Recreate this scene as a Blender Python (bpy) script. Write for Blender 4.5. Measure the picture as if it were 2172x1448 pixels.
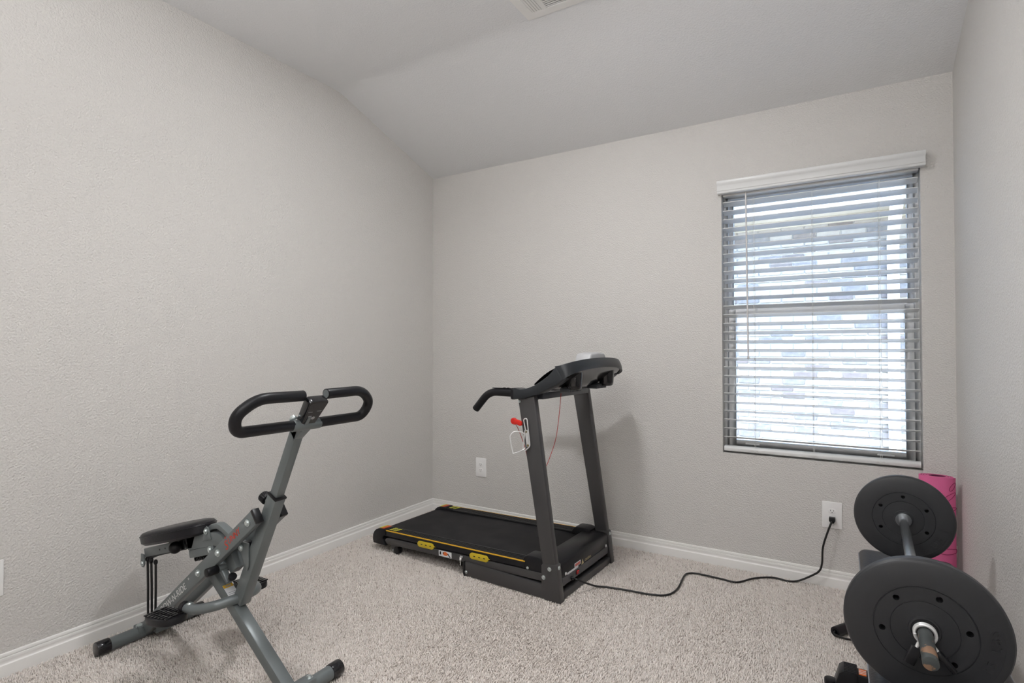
import bpy, bmesh, math, random
import numpy as np
from mathutils import Matrix, Vector

for o in list(bpy.data.objects):
    bpy.data.objects.remove(o, do_unlink=True)
SC = bpy.context.scene
COL = SC.collection
random.seed(7)
R = math.radians
PI = math.pi

# ------------------------------------------------------------------ camera
cam = bpy.data.cameras.new('camera')
cam.sensor_width = 36.0
cam.lens = 1155.8 / 2172 * 36.0
cam.clip_start = 0.02
camo = bpy.data.objects.new('camera', cam)
camo.location = (0, 0, 1.1764)
camo.rotation_euler = (PI / 2 + 0.0154, 0, 0.5443)
COL.objects.link(camo)
SC.camera = camo

# ------------------------------------------------------------------ world, sun, exposure
SUN_DIR = Vector((0.12, 0.372, -0.92)).normalized()      # the way the sunlight travels
world = bpy.data.worlds.new('world')
SC.world = world
world.use_nodes = True
wn = world.node_tree.nodes
wl = world.node_tree.links
bg = wn['Background']
sky = wn.new('ShaderNodeTexSky')
sky.sky_type = 'NISHITA'
sky.sun_disc = False
sky.sun_elevation = R(67)
sky.sun_rotation = R(180)
wl.new(sky.outputs[0], bg.inputs[0])
bg.inputs[1].default_value = 2.25
sun = bpy.data.lights.new('sun', 'SUN')
sun.energy = 6.0
sun.angle = R(0.6)
sun.color = (1.0, 0.96, 0.9)
suno = bpy.data.objects.new('sun', sun)
suno.rotation_euler = SUN_DIR.to_track_quat('-Z', 'Y').to_euler()
suno.location = (0, -3, 8)
COL.objects.link(suno)
LAMP_POWER = 20.0
UPLIGHT_POWER = 57.0
SC.view_settings.view_transform = 'Standard'
SC.view_settings.look = 'None'
SC.view_settings.exposure = 0.09
SC.view_settings.gamma = 1.0
SC.view_settings.use_curve_mapping = False


# ------------------------------------------------------------------ helpers
def V(*a):
    return Vector(a[0] if len(a) == 1 else a)


class MB:
    """collects shapes; build() links them as ONE mesh object"""
    def __init__(s):
        s.v = []; s.f = []; s.mi = []; s.m = 0

    def add(s, vs, fs):
        b = len(s.v)
        s.v += [tuple(p) for p in vs]
        for f in fs:
            s.f.append([i + b for i in f]); s.mi.append(s.m)
        return s

    def box(s, lo, hi, M=None):
        x0, y0, z0 = lo; x1, y1, z1 = hi
        vs = [V(x0, y0, z0), V(x1, y0, z0), V(x1, y1, z0), V(x0, y1, z0), V(x0, y0, z1), V(x1, y0, z1), V(x1, y1, z1), V(x0, y1, z1)]
        if M: vs = [M @ p for p in vs]
        return s.add(vs, [(0, 3, 2, 1), (4, 5, 6, 7), (0, 1, 5, 4), (1, 2, 6, 5), (2, 3, 7, 6), (3, 0, 4, 7)])

    def bar(s, p0, p1, w, h, side=(0, 1, 0)):
        """rectangular bar p0->p1; w along `side`, h across it"""
        p0, p1 = V(p0), V(p1); d = (p1 - p0).normalized()
        a = V(side); a = (a - d * a.dot(d)).normalized(); b = d.cross(a)
        vs = []
        for p in (p0, p1):
            for i, j in ((-1, -1), (1, -1), (1, 1), (-1, 1)):
                vs.append(p + a * i * w / 2 + b * j * h / 2)
        return s.add(vs, [(3, 2, 1, 0), (4, 5, 6, 7), (0, 1, 5, 4), (1, 2, 6, 5), (2, 3, 7, 6), (3, 0, 4, 7)])

    def sweep(s, pts, prof, up=(0, 0, 1), closed=False, caps=True):
        """sweep a closed 2-D profile along a polyline"""
        pts = [V(p) for p in pts]; n = len(pts); k = len(prof)
        u = None; vs = []
        for i, p in enumerate(pts):
            if closed: t = pts[(i + 1) % n] - pts[i - 1]
            else: t = pts[min(i + 1, n - 1)] - pts[max(i - 1, 0)]
            t.normalize()
            if u is None:
                u = V(up); u = u - t * u.dot(t)
                if u.length < 1e-4: u = V(1, 0, 0) - t * t.x
            else:
                u = u - t * u.dot(t)
            u.normalize(); w = t.cross(u)
            for a, b in prof: vs.append(p + w * a + u * b)
        fs = []
        m = n if closed else n - 1
        for i in range(m):
            a = i * k; b = ((i + 1) % n) * k
            for j in range(k):
                j2 = (j + 1) % k
                fs.append((a + j, a + j2, b + j2, b + j))
        if caps and not closed:
            fs.append(tuple(reversed(range(k)))); fs.append(tuple(range((n - 1) * k, n * k)))
        return s.add(vs, fs)

    def tube(s, pts, r, n=14, closed=False, caps=True, up=(0, 0, 1)):
        if isinstance(r, (int, float)):
            return s.sweep(pts, [(r * math.cos(2 * PI * i / n), r * math.sin(2 * PI * i / n)) for i in range(n)], up, closed, caps)
        pts = [V(p) for p in pts]; b = len(s.v)
        s.sweep(pts, [(math.cos(2 * PI * i / n), math.sin(2 * PI * i / n)) for i in range(n)], up, closed, caps)
        for i, p in enumerate(pts):
            for j in range(n):
                q = V(s.v[b + i * n + j]); s.v[b + i * n + j] = tuple(p + (q - p) * r[i])
        return s

    def cyl(s, p0, p1, r, n=20, r2=None):
        return s.tube([p0, p1], [r, r if r2 is None else r2], n)

    def prism(s, poly, o, ea, eb, en, d0, d1):
        """polygon (a,b) in the frame o,ea,eb, extruded along en from d0 to d1"""
        o, ea, eb, en = V(o), V(ea), V(eb), V(en)
        k = len(poly)
        vs = [o + ea * a + eb * b + en * d0 for a, b in poly] + [o + ea * a + eb * b + en * d1 for a, b in poly]
        fs = [tuple(range(k)), tuple(reversed(range(k, 2 * k)))]
        for j in range(k):
            j2 = (j + 1) % k
            fs.append((j2, j, k + j, k + j2))
        return s.add(vs, fs)

    def lathe(s, prof, o=(0, 0, 0), ax=(0, 0, 1), n=32, closed=False):
        """prof: list of (radius, height along ax)"""
        o, ax = V(o), V(ax).normalized()
        a = ax.orthogonal().normalized(); b = ax.cross(a)
        k = len(prof); vs = []; fs = []
        for i in range(n):
            t = 2 * PI * i / n; d = a * math.cos(t) + b * math.sin(t)
            for r, h in prof: vs.append(o + d * r + ax * h)
        for i in range(n):
            p = i * k; q = ((i + 1) % n) * k
            for j in range(k if closed else k - 1):
                j2 = (j + 1) % k
                fs.append((p + j, q + j, q + j2, p + j2))
        return s.add(vs, fs)

    def ball(s, c, r, n=18, sc=(1, 1, 1)):
        c = V(c); vs = []; fs = []; m = n // 2
        for i in range(m + 1):
            t = PI * i / m
            for j in range(n):
                q = 2 * PI * j / n
                vs.append(c + V(r * sc[0] * math.sin(t) * math.cos(q), r * sc[1] * math.sin(t) * math.sin(q), r * sc[2] * math.cos(t)))
        for i in range(m):
            for j in range(n):
                j2 = (j + 1) % n
                fs.append((i * n + j, (i + 1) * n + j, (i + 1) * n + j2, i * n + j2))
        return s.add(vs, fs)

    def loft(s, rows, thick=None, cu=False):
        """grid of points rows[i][j]"""
        k = len(rows[0]); vs = [p for r in rows for p in r]; fs = []
        for i in range(len(rows) - 1):
            for j in range(k if cu else k - 1):
                j2 = (j + 1) % k
                fs.append((i * k + j, i * k + j2, (i + 1) * k + j2, (i + 1) * k + j))
        return s.add(vs, fs)

    def mesh(s, name, bevel=0.0, seg=2, angle=35, weld=True):
        me = bpy.data.meshes.new(name)
        me.from_pydata(s.v, [], s.f)
        for p, i in zip(me.polygons, s.mi): p.material_index = i
        bm = bmesh.new(); bm.from_mesh(me)
        if weld: bmesh.ops.remove_doubles(bm, verts=bm.verts, dist=1e-6)
        bmesh.ops.recalc_face_normals(bm, faces=bm.faces)
        if bevel > 0:
            es = [e for e in bm.edges if len(e.link_faces) == 2 and e.calc_face_angle(0) > R(angle)]
            bmesh.ops.bevel(bm, geom=es, offset=bevel, segments=seg, profile=0.5, affect='EDGES', clamp_overlap=True)
        bm.to_mesh(me); bm.free()
        for p in me.polygons: p.use_smooth = True
        me.set_sharp_from_angle(angle=R(38))
        return me

    def build(s, name, mat, parent=None, bevel=0.0, seg=2, angle=35, weld=True):
        me = s.mesh(name, bevel, seg, angle, weld)
        for m in (mat if isinstance(mat, (list, tuple)) else [mat]): me.materials.append(m)
        return link(name, me, parent)


def link(name, me, parent=None):
    o = bpy.data.objects.new(name, me)
    COL.objects.link(o)
    if parent: o.parent = parent
    return o


def thing(name, label, cat, loc=(0, 0, 0), rz=0.0, group=None):
    o = bpy.data.objects.new(name, None)
    o.empty_display_size = 0.05
    COL.objects.link(o)
    o.location = loc; o.rotation_euler = (0, 0, rz)
    return tag(o, label, cat, group)


def tag(o, label, cat, group=None, kind=None):
    o['label'] = label; o['category'] = cat
    if group: o['group'] = group
    if kind: o['kind'] = kind
    return o


def struct(o, label=None):
    o['kind'] = 'structure'
    if label: o['label'] = label
    return o


def fillet(pts, r, n=6):
    pts = [V(p) for p in pts]
    out = [pts[0]]
    for i in range(1, len(pts) - 1):
        a, b, c = pts[i - 1], pts[i], pts[i + 1]
        u = (a - b); w = (c - b); d = min(r, u.length * .49, w.length * .49)
        p = b + u.normalized() * d; q = b + w.normalized() * d
        for k in range(n + 1):
            t = k / n
            out.append(p * (1 - t) ** 2 + b * 2 * t * (1 - t) + q * t * t)
    out.append(pts[-1])
    return out


def spline(pts, n=8):
    """Catmull-Rom through the points"""
    P = [V(p) for p in pts]; P = [P[0] * 2 - P[1]] + P + [P[-1] * 2 - P[-2]]
    out = []
    for i in range(1, len(P) - 2):
        a, b, c, d = P[i - 1:i + 3]
        for k in range(n):
            t = k / n
            out.append(0.5 * ((2 * b) + (c - a) * t + (2 * a - 5 * b + 4 * c - d) * t * t + (3 * b - a - 3 * c + d) * t ** 3))
    out.append(P[-2])
    return out


def text_mesh(name, body, size, M, mat, parent, ext=0.0003, spacing=1.0, shear=0.0, off=0.0):
    cu = bpy.data.curves.new('text', 'FONT')
    cu.body = body; cu.size = size; cu.extrude = ext; cu.align_x = 'CENTER'; cu.align_y = 'CENTER'
    cu.space_character = spacing; cu.shear = shear; cu.offset = off; cu.resolution_u = 3
    t = bpy.data.objects.new('text', cu); COL.objects.link(t)
    dg = bpy.context.evaluated_depsgraph_get()
    me = bpy.data.meshes.new_from_object(t.evaluated_get(dg))
    bpy.data.objects.remove(t, do_unlink=True); bpy.data.curves.remove(cu)
    me.transform(M); me.name = name
    me.materials.clear(); me.materials.append(mat)
    return link(name, me, parent)


def frame(o, ex, ey, ez):
    ex, ey, ez = V(ex), V(ey), V(ez)
    return Matrix(((ex.x, ey.x, ez.x, o[0]), (ex.y, ey.y, ez.y, o[1]), (ex.z, ey.z, ez.z, o[2]), (0, 0, 0, 1)))


# ------------------------------------------------------------------ materials
def mat(name, col, rough=0.5, metal=0.0, spec=0.5, bump=None, var=None, coat=0.0, sheen=0.0):
    """bump = (noise scale, strength, distance); var = (noise scale, second colour, amount)"""
    m = bpy.data.materials.new(name); m.use_nodes = True
    n = m.node_tree.nodes; l = m.node_tree.links; b = n['Principled BSDF']
    b.inputs['Base Color'].default_value = (*col, 1)
    b.inputs['Roughness'].default_value = rough
    b.inputs['Metallic'].default_value = metal
    b.inputs['Specular IOR Level'].default_value = spec
    b.inputs['Coat Weight'].default_value = coat
    b.inputs['Sheen Weight'].default_value = sheen
    if bump or var:
        tc = n.new('ShaderNodeTexCoord')
    if bump:
        t = n.new('ShaderNodeTexNoise'); t.inputs['Scale'].default_value = bump[0]; t.inputs['Detail'].default_value = 3
        l.new(tc.outputs['Object'], t.inputs['Vector'])
        bp = n.new('ShaderNodeBump'); bp.inputs['Strength'].default_value = bump[1]; bp.inputs['Distance'].default_value = bump[2]
        l.new(t.outputs['Fac'], bp.inputs['Height']); l.new(bp.outputs[0], b.inputs['Normal'])
    if var:
        t2 = n.new('ShaderNodeTexNoise'); t2.inputs['Scale'].default_value = var[0]; t2.inputs['Detail'].default_value = 5
        l.new(tc.outputs['Object'], t2.inputs['Vector'])
        rp = n.new('ShaderNodeValToRGB')
        cen = var[3] if len(var) > 3 else 0.5
        rp.color_ramp.elements[0].position = cen - var[2] / 2; rp.color_ramp.elements[1].position = cen + var[2] / 2
        rp.color_ramp.elements[0].color = (*col, 1); rp.color_ramp.elements[1].color = (*var[1], 1)
        l.new(t2.outputs['Fac'], rp.inputs['Fac']); l.new(rp.outputs[0], b.inputs['Base Color'])
    return m


def wall_mat(name, col, scale, strength, dist):
    """painted drywall with an orange-peel spray texture"""
    m = mat(name, col, 0.62, spec=0.3)
    n = m.node_tree.nodes; l = m.node_tree.links; b = n['Principled BSDF']
    tc = n.new('ShaderNodeTexCoord')
    a = n.new('ShaderNodeTexNoise'); a.inputs['Scale'].default_value = scale; a.inputs['Detail'].default_value = 1.0
    l.new(tc.outputs['Object'], a.inputs['Vector'])
    bp = n.new('ShaderNodeBump'); bp.inputs['Strength'].default_value = strength; bp.inputs['Distance'].default_value = dist
    l.new(a.outputs['Fac'], bp.inputs['Height']); l.new(bp.outputs[0], b.inputs['Normal'])
    return m


M_WALL = wall_mat('wall_paint', (0.668, 0.648, 0.622), 150, 0.6, 0.0060)
M_CEIL = wall_mat('ceiling_paint', (0.80, 0.80, 0.805), 130, 0.35, 0.0050)
M_TRIM = mat('trim_paint', (0.86, 0.845, 0.82), 0.32, spec=0.45)
M_VINYL = mat('white_vinyl', (0.82, 0.82, 0.82), 0.35)
M_BLIND = mat('blind_slat', (0.78, 0.785, 0.78), 0.32)
M_CORDW = mat('white_cord', (0.75, 0.75, 0.72), 0.8)
M_PLATE = mat('white_plastic', (0.90, 0.89, 0.88), 0.3)
M_DARK = mat('dark_slot', (0.012, 0.012, 0.012), 0.6)
M_STEELP = mat('grey_powder_coat', (0.165, 0.185, 0.19), 0.36, metal=0.25, spec=0.5, bump=(900, 0.05, 0.0003))
M_BLKPL = mat('black_plastic', (0.009, 0.009, 0.011), 0.36, spec=0.35)
M_BLKGL = mat('black_gloss_plastic', (0.008, 0.008, 0.010), 0.16, coat=0.3)
M_FOAM = mat('black_foam', (0.006, 0.006, 0.008), 0.40, spec=0.35, bump=(1400, 0.12, 0.0004))
M_LEATH = mat('black_vinyl_leather', (0.007, 0.007, 0.010), 0.34, spec=0.35, bump=(160, 0.25, 0.002))
M_ZINC = mat('zinc_bolt', (0.62, 0.68, 0.68), 0.28, metal=0.9)
M_CHROME = mat('chrome', (0.50, 0.53, 0.56), 0.22, metal=0.95)
M_TMFRAME = mat('charcoal_powder_coat', (0.058, 0.056, 0.057), 0.33, metal=0.2, spec=0.6, bump=(900, 0.05, 0.0003))
M_TMBLK = mat('treadmill_black_plastic', (0.010, 0.010, 0.012), 0.36, spec=0.3, bump=(700, 0.08, 0.0003))
M_CONS = mat('console_shell', (0.016, 0.019, 0.023), 0.40, bump=(700, 0.08, 0.0003))
M_BELT = mat('running_belt', (0.008, 0.008, 0.010), 0.6, spec=0.25, bump=(700, 0.3, 0.0006), var=(9, (0.019, 0.018, 0.019), 0.3))
M_YEL = mat('yellow_plastic', (0.62, 0.46, 0.02), 0.4)
M_YELL = mat('yellow_line', (0.75, 0.42, 0.02), 0.45)
M_LIME = mat('lime_print', (0.62, 0.62, 0.06), 0.5)
M_ORANGE = mat('orange_print', (0.80, 0.17, 0.03), 0.5)
M_RED = mat('red_plastic', (0.62, 0.018, 0.010), 0.35)
M_REDCORD = mat('red_cord', (0.42, 0.035, 0.025), 0.7)
M_REDPRINT = mat('red_print', (0.62, 0.05, 0.02), 0.5)
M_WHITEPR = mat('white_print', (0.72, 0.72, 0.72), 0.5)
M_STICK = mat('sticker_white', (0.75, 0.76, 0.78), 0.4)
M_TAN = mat('tan_print', (0.50, 0.43, 0.24), 0.5)
M_ALU = mat('silver_wire', (0.80, 0.80, 0.80), 0.3, metal=0.5)
M_SILV = mat('silver_plastic', (0.46, 0.46, 0.47), 0.4)
M_CORDB = mat('black_rubber_cord', (0.010, 0.010, 0.010), 0.5)
M_WEIGHT = mat('weight_plate_vinyl', (0.026, 0.027, 0.030), 0.47, bump=(1100, 0.22, 0.0005))
M_WEIGHTIN = mat('weight_plate_hole', (0.004, 0.004, 0.005), 0.7)
M_SLEEVE = mat('worn_bar_end', (0.085, 0.095, 0.095), 0.45, metal=0.35, var=(34, (0.33, 0.20, 0.13), 0.03, 0.56))
M_PINK = mat('pink_mat_foam', (0.76, 0.15, 0.34), 0.75, bump=(500, 0.5, 0.0012))
M_PINKD = mat('pink_mat_print', (0.26, 0.015, 0.07), 0.8)
M_BACKD = mat('mat_back_face', (0.16, 0.02, 0.07), 0.85)
M_BENCHST = mat('bench_steel', (0.42, 0.41, 0.40), 0.35, metal=0.3)
M_SCREEN = mat('dark_screen', (0.006, 0.007, 0.009), 0.08)
M_RIM = mat('lamp_rim', (0.8, 0.8, 0.8), 0.3)

# glass: thin clear panes
def glass_mat(name, tint):
    m = bpy.data.materials.new(name); m.use_nodes = True
    n = m.node_tree.nodes; l = m.node_tree.links; n.clear()
    out = n.new('ShaderNodeOutputMaterial'); tr = n.new('ShaderNodeBsdfTransparent'); gl = n.new('ShaderNodeBsdfGlossy')
    tr.inputs[0].default_value = (*tint, 1); gl.inputs['Roughness'].default_value = 0.02
    fr = n.new('ShaderNodeFresnel'); fr.inputs[0].default_value = 1.45
    mx = n.new('ShaderNodeMixShader')
    l.new(fr.outputs[0], mx.inputs[0]); l.new(tr.outputs[0], mx.inputs[1]); l.new(gl.outputs[0], mx.inputs[2]); l.new(mx.outputs[0], out.inputs[0])
    return m


M_GLASS = glass_mat('window_glass', (0.93, 0.97, 0.98))

# carpet: every tuft carries its own tone
def carpet_mat(name, attr):
    m = mat(name, (0.56, 0.49, 0.435), 0.95, spec=0.0)
    n = m.node_tree.nodes; l = m.node_tree.links; b = n['Principled BSDF']
    if attr:
        a = n.new('ShaderNodeAttribute'); a.attribute_name = 'tone'; src = a.outputs['Fac']
    else:
        tc = n.new('ShaderNodeTexCoord'); t = n.new('ShaderNodeTexNoise'); t.inputs['Scale'].default_value = 160
        l.new(tc.outputs['Object'], t.inputs['Vector']); src = t.outputs['Fac']
    rp = n.new('ShaderNodeValToRGB')
    e = rp.color_ramp.elements
    e[0].position = 0.0; e[0].color = (0.45, 0.385, 0.34, 1)
    e[1].position = 1.0; e[1].color = (0.90, 0.845, 0.795, 1)
    k = e.new(0.35); k.color = (0.79, 0.72, 0.67, 1)
    l.new(src, rp.inputs['Fac']); l.new(rp.outputs[0], b.inputs['Base Color'])
    return m


M_PILE = carpet_mat('carpet_pile', True)
M_CARPET = carpet_mat('carpet_backing', False)

# ------------------------------------------------------------------ the room
XL, XR, D, YF = -2.598, 0.4426, 3.159, -0.85
ZF, ZB, YB = 2.743, 2.449, 2.269
WX0, WX1, WZ0, WZ1 = -0.562, 0.320, 0.615, 2.045        # window opening
T = 0.14

f = MB().box((XL - T, YF - T, -0.12), (XR + T, D + T, -0.006)).build('floor', M_CARPET)
struct(f, 'beige carpeted floor')
prof = [(YF, ZF), (YB - 0.06, ZF)]
for k in range(1, 8):
    t = k / 8
    sl = (ZB - ZF) / (D - YB)
    p0 = V(YB - 0.06, ZF); p1 = V(YB, ZF); p2 = V(YB + 0.06, ZF + 0.06 * sl)
    q = p0 * (1 - t) ** 2 + p1 * 2 * t * (1 - t) + p2 * t * t
    prof.append((q[0], q[1]))
prof += [(YB + 0.06, ZF + 0.06 * (ZB - ZF) / (D - YB)), (D, ZB), (D, ZF + 0.25), (YF, ZF + 0.25)]
c = MB().prism(prof, (0, 0, 0), (0, 1, 0), (0, 0, 1), (1, 0, 0), XL, XR).build('ceiling', M_CEIL)
struct(c, 'white ceiling sloping down towards the window wall')
ZT = ZF + 0.25
struct(MB().box((XL - T, YF - T, -0.006), (XL, D + T, ZT)).build('wall_left', M_WALL), 'long beige wall behind the rowing machine')
struct(MB().box((XR, YF - T, -0.006), (XR + T, D + T, ZT)).build('wall_right', M_WALL), 'beige wall beside the barbell')
struct(MB().box((XL, YF - T, -0.006), (XR, YF, ZT)).build('wall_front', M_WALL))
# window wall with rounded drywall returns round the opening
wb = MB()
wb.box((XL, D, -0.006), (WX0, D + T, ZT)); wb.box((WX1, D, -0.006), (XR, D + T, ZT))
wb.box((WX0, D, -0.006), (WX1, D + T, WZ0)); wb.box((WX0, D, WZ1), (WX1, D + T, ZT))
struct(wb.build('wall_back', M_WALL), 'beige wall with the window')

BP = [(0, -0.006), (0.0145, -0.006), (0.0145, 0.038), (0.0135, 0.0425), (0.0105, 0.0445), (0.0085, 0.049), (0.0095, 0.056), (0.0100, 0.0615), (0.0085, 0.0665), (0.0055, 0.0680),
      (0.0055, 0.0695), (0.0075, 0.0705), (0.0075, 0.076), (0.0055, 0.0805), (0, 0.0820)]
def base(name, o, out, along, length, label):
    b = MB().prism(BP, o, out, (0, 0, 1), along, 0, length).build(name, M_TRIM)
    struct(b, label)
base('baseboard_left', (XL, YF, 0), (1, 0, 0), (0, 1, 0), D - YF, 'white moulded baseboard along the left wall')
base('baseboard_back', (XL + 0.0, D, 0), (0, -1, 0), (1, 0, 0), XR - XL, 'white moulded baseboard under the window wall')
base('baseboard_right', (XR, YF, 0), (-1, 0, 0), (0, 1, 0), D - YF, 'white moulded baseboard along the right wall')

# ------------------------------------------------------------------ carpet pile (nobody could count the tufts)
rng = np.random.default_rng(3)
sp = 0.0066
gx = np.arange(XL + 0.016, XR - 0.016, sp); gy = np.arange(0.25, D - 0.016, sp)
X, Y = np.meshgrid(gx, gy); X = X.ravel(); Y = Y.ravel(); N = len(X)
X = X + rng.uniform(-.5, .5, N) * sp; Y = Y + rng.uniform(-.5, .5, N) * sp
def lowf(x, y, seed):
    r = np.random.default_rng(seed); s = np.zeros_like(x)
    for i in range(10):
        k = r.uniform(2.0, 14.0); a = r.uniform(0, 2 * PI); s += np.sin(k * (x * np.cos(a) + y * np.sin(a)) + r.uniform(0, 6.28)) / (1 + .12 * k)
    return s / 3
lx = lowf(X, Y, 11) * .0045 + rng.normal(0, .0035, N); ly = lowf(X, Y, 12) * .0045 + rng.normal(0, .0035, N)
hgt = rng.uniform(.0085, .0140, N); rad = rng.uniform(.0026, .0042, N); ph = rng.uniform(0, 2 * PI, N)
co = np.zeros((N, 7, 3), np.float32)
for j in range(3):
    a = ph + j * 2 * PI / 3
    co[:, j, 0] = X + rad * np.cos(a); co[:, j, 1] = Y + rad * np.sin(a); co[:, j, 2] = -.0065
    co[:, 3 + j, 0] = X + lx * .5 + rad * .8 * np.cos(a + .5); co[:, 3 + j, 1] = Y + ly * .5 + rad * .8 * np.sin(a + .5); co[:, 3 + j, 2] = -.0065 + hgt * .62
co[:, 6, 0] = X + lx; co[:, 6, 1] = Y + ly; co[:, 6, 2] = -.0065 + hgt
bidx = (np.arange(N) * 7)[:, None, None]
tri = np.array([[3, 4, 6], [4, 5, 6], [5, 3, 6]]); quad = np.array([[0, 1, 4, 3], [1, 2, 5, 4], [2, 0, 3, 5]])
tq = (bidx + quad[None]).reshape(-1); tt = (bidx + tri[None]).reshape(-1)
me = bpy.data.meshes.new('carpet_pile')
me.vertices.add(N * 7); me.vertices.foreach_set('co', co.ravel())
nq, nt = N * 3, N * 3
me.loops.add(nq * 4 + nt * 3); me.loops.foreach_set('vertex_index', np.concatenate([tq, tt]).astype(np.int32))
me.polygons.add(nq + nt)
me.polygons.foreach_set('loop_start', np.concatenate([np.arange(nq) * 4, nq * 4 + np.arange(nt) * 3]).astype(np.int32))
me.update(calc_edges=True)
at = me.attributes.new('tone', 'FLOAT', 'POINT')
tone = np.clip(rng.beta(2.4, 1.6, N), 0, 1)
at.data.foreach_set('value', np.repeat(tone, 7).astype(np.float32))
me.materials.append(M_PILE)
pile = link('carpet_pile', me)
tag(pile, 'short beige speckled carpet pile covering the floor', 'carpet', kind='stuff')

# ------------------------------------------------------------------ ceiling lamp (centre of the room, above the frame)
LAMP_COL = (0.985, 0.99, 1.0)
lamp = thing('ceiling_light', 'round white flush ceiling light in the middle of the room', 'ceiling light', (-1.08, 1.66, ZF))
MB().lathe([(0.0, 0), (0.17, 0), (0.175, -0.008), (0.165, -0.022), (0.15, -0.024), (0.15, -0.012), (0.0, -0.012)], n=48).build('rim', M_RIM, lamp)
dm = bpy.data.materials.new('lamp_diffuser'); dm.use_nodes = True
b_ = dm.node_tree.nodes['Principled BSDF']; b_.inputs['Base Color'].default_value = (.9, .9, .9, 1)
b_.inputs['Emission Color'].default_value = (1, .98, .95, 1); b_.inputs['Emission Strength'].default_value = 3.0
MB().lathe([(0.0, -0.0125), (0.149, -0.0125), (0.149, -0.018), (0.0, -0.021)], n=48).build('diffuser', dm, lamp)
la = bpy.data.lights.new('lamp_light', 'AREA'); la.shape = 'DISK'; la.size = 0.24; la.energy = LAMP_POWER; la.color = LAMP_COL
lo = bpy.data.objects.new('lamp_light', la); COL.objects.link(lo); lo.parent = lamp; lo.location = (0, 0, -0.03)
# added uplight, unseen behind the camera, for soft fill off the ceiling
fl = thing('fill_uplight', 'added torchiere-shaped uplight behind the camera, for fill light', 'added fill light', (-.55, -.58, 0))
MB().lathe([(0.0, .002), (0.14, .002), (0.145, .008), (0.14, .020), (0.03, .030), (0.0, .030)], n=40).build('base', M_RIM, fl)
MB().cyl((0, 0, .028), (0, 0, 1.72), .012, 16).build('pole', M_RIM, fl)
MB().lathe([(0.012, 1.715), (0.05, 1.720), (0.10, 1.745), (0.145, 1.79), (0.155, 1.82), (0.151, 1.82), (0.14, 1.792), (0.098, 1.750), (0.05, 1.726), (0.0, 1.722)], n=48).build('bowl', M_RIM, fl)
lu = bpy.data.lights.new('uplight', 'AREA'); lu.shape = 'DISK'; lu.size = 0.24; lu.energy = UPLIGHT_POWER; lu.color = LAMP_COL
luo = bpy.data.objects.new('uplight', lu); COL.objects.link(luo); luo.parent = fl; luo.location = (0, 0, 1.80); luo.rotation_euler = (PI, 0, 0)

# ------------------------------------------------------------------ window
w = bpy.data.objects.new('window_1', None); COL.objects.link(w); w.location = (0, D, 0); struct(w, 'white vinyl single-hung window behind the blind')
def ring(mb, x0, x1, z0, z1, wl_, wr, wt, wb_, y0, y1):
    mb.box((x0, y0, z0), (x0 + wl_, y1, z1)); mb.box((x1 - wr, y0, z0), (x1, y1, z1))
    mb.box((x0 + wl_, y0, z0), (x1 - wr, y1, z0 + wb_)); mb.box((x0 + wl_, y0, z1 - wt), (x1 - wr, y1, z1))
    return mb
ring(MB(), WX0, WX1, WZ0, WZ1, .022, .022, .03, .03, .072, .138).build('window_frame', M_VINYL, w, .002)
us = ring(MB(), WX0 + .022, WX1 - .022, 1.372, WZ1 - .03, .022, .022, .03, .036, .108, .132).build('upper_sash', M_VINYL, w, .002)
MB().box((WX0 + .044, .118, 1.408), (WX1 - .044, .121, WZ1 - .06)).build('pane', M_GLASS, us)
ls = ring(MB(), WX0 + .022, WX1 - .022, WZ0 + .03, 1.400, .036, .036, .044, .034, .076, .104).build('lower_sash', M_VINYL, w, .002)
MB().box((WX0 + .058, .088, WZ0 + .064), (WX1 - .058, .091, 1.356)).build('pane', M_GLASS, ls)
for x in (-.36, .12): MB().box((x - .028, .078, 1.4005), (x + .028, .106, 1.411)).cyl((x, .092, 1.411), (x, .092, 1.419), .009).build('sash_lock', M_VINYL, ls, .0015)
for x in (-.42, .18): MB().box((x - .035, .066, WZ0 + .044), (x + .035, .0757, WZ0 + .052)).build('lift_rail', M_VINYL, ls, .001)

# ------------------------------------------------------------------ blind
bl = thing('window_blind', 'white two-inch slat blind with valance hanging in the window', 'window blind', (0, D, 0))
VP = [(-.0005, 2.028), (-.036, 2.028), (-.039, 2.031), (-.039, 2.040), (-.042, 2.042), (-.042, 2.066), (-.045, 2.072), (-.049, 2.078), (-.050, 2.088), (-.049, 2.094), (-.046, 2.0965), (-.0005, 2.0965)]
MB().prism(VP, (0, 0, 0), (0, 1, 0), (0, 0, 1), (1, 0, 0), -.578, .337).build('valance', M_BLIND, bl, .0008)
MB().box((WX0 + .006, .004, 2.020), (WX1 - .006, .056, 2.043)).build('headrail', M_BLIND, bl, .001)
SX0, SX1 = WX0 + .006, WX1 - .008
TILT = -0.27
sb = MB(); k = 6; hw = .0255
ptsT = []
for i in range(k + 1):
    y = -hw + 2 * hw * i / k; z = TILT * y + .0013 * (1 - (y / hw) ** 2)
    ptsT.append((y, z + .0014))
prof = ptsT + [(y, z - .0028) for y, z in reversed(ptsT)]
sb.prism(prof, (0, 0, 0), (0, 1, 0), (0, 0, 1), (1, 0, 0), SX0, SX1)
slat_me = sb.mesh('slat'); slat_me.materials.append(M_BLIND)
NS = 28; Z0S, PIT = 0.698, 0.0475
for i in range(NS):
    s_ = link('slat', slat_me, bl); s_.location = (0, .030, Z0S + PIT * i)
br = MB().prism([(.006, .626), (.054, .626), (.056, .629), (.056, .642), (.048, .652), (.012, .652), (.004, .642), (.004, .629)], (0, 0, 0), (0, 1, 0), (0, 0, 1), (1, 0, 0), SX0, SX1).build('bottom_rail', M_BLIND, bl, .001)
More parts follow.
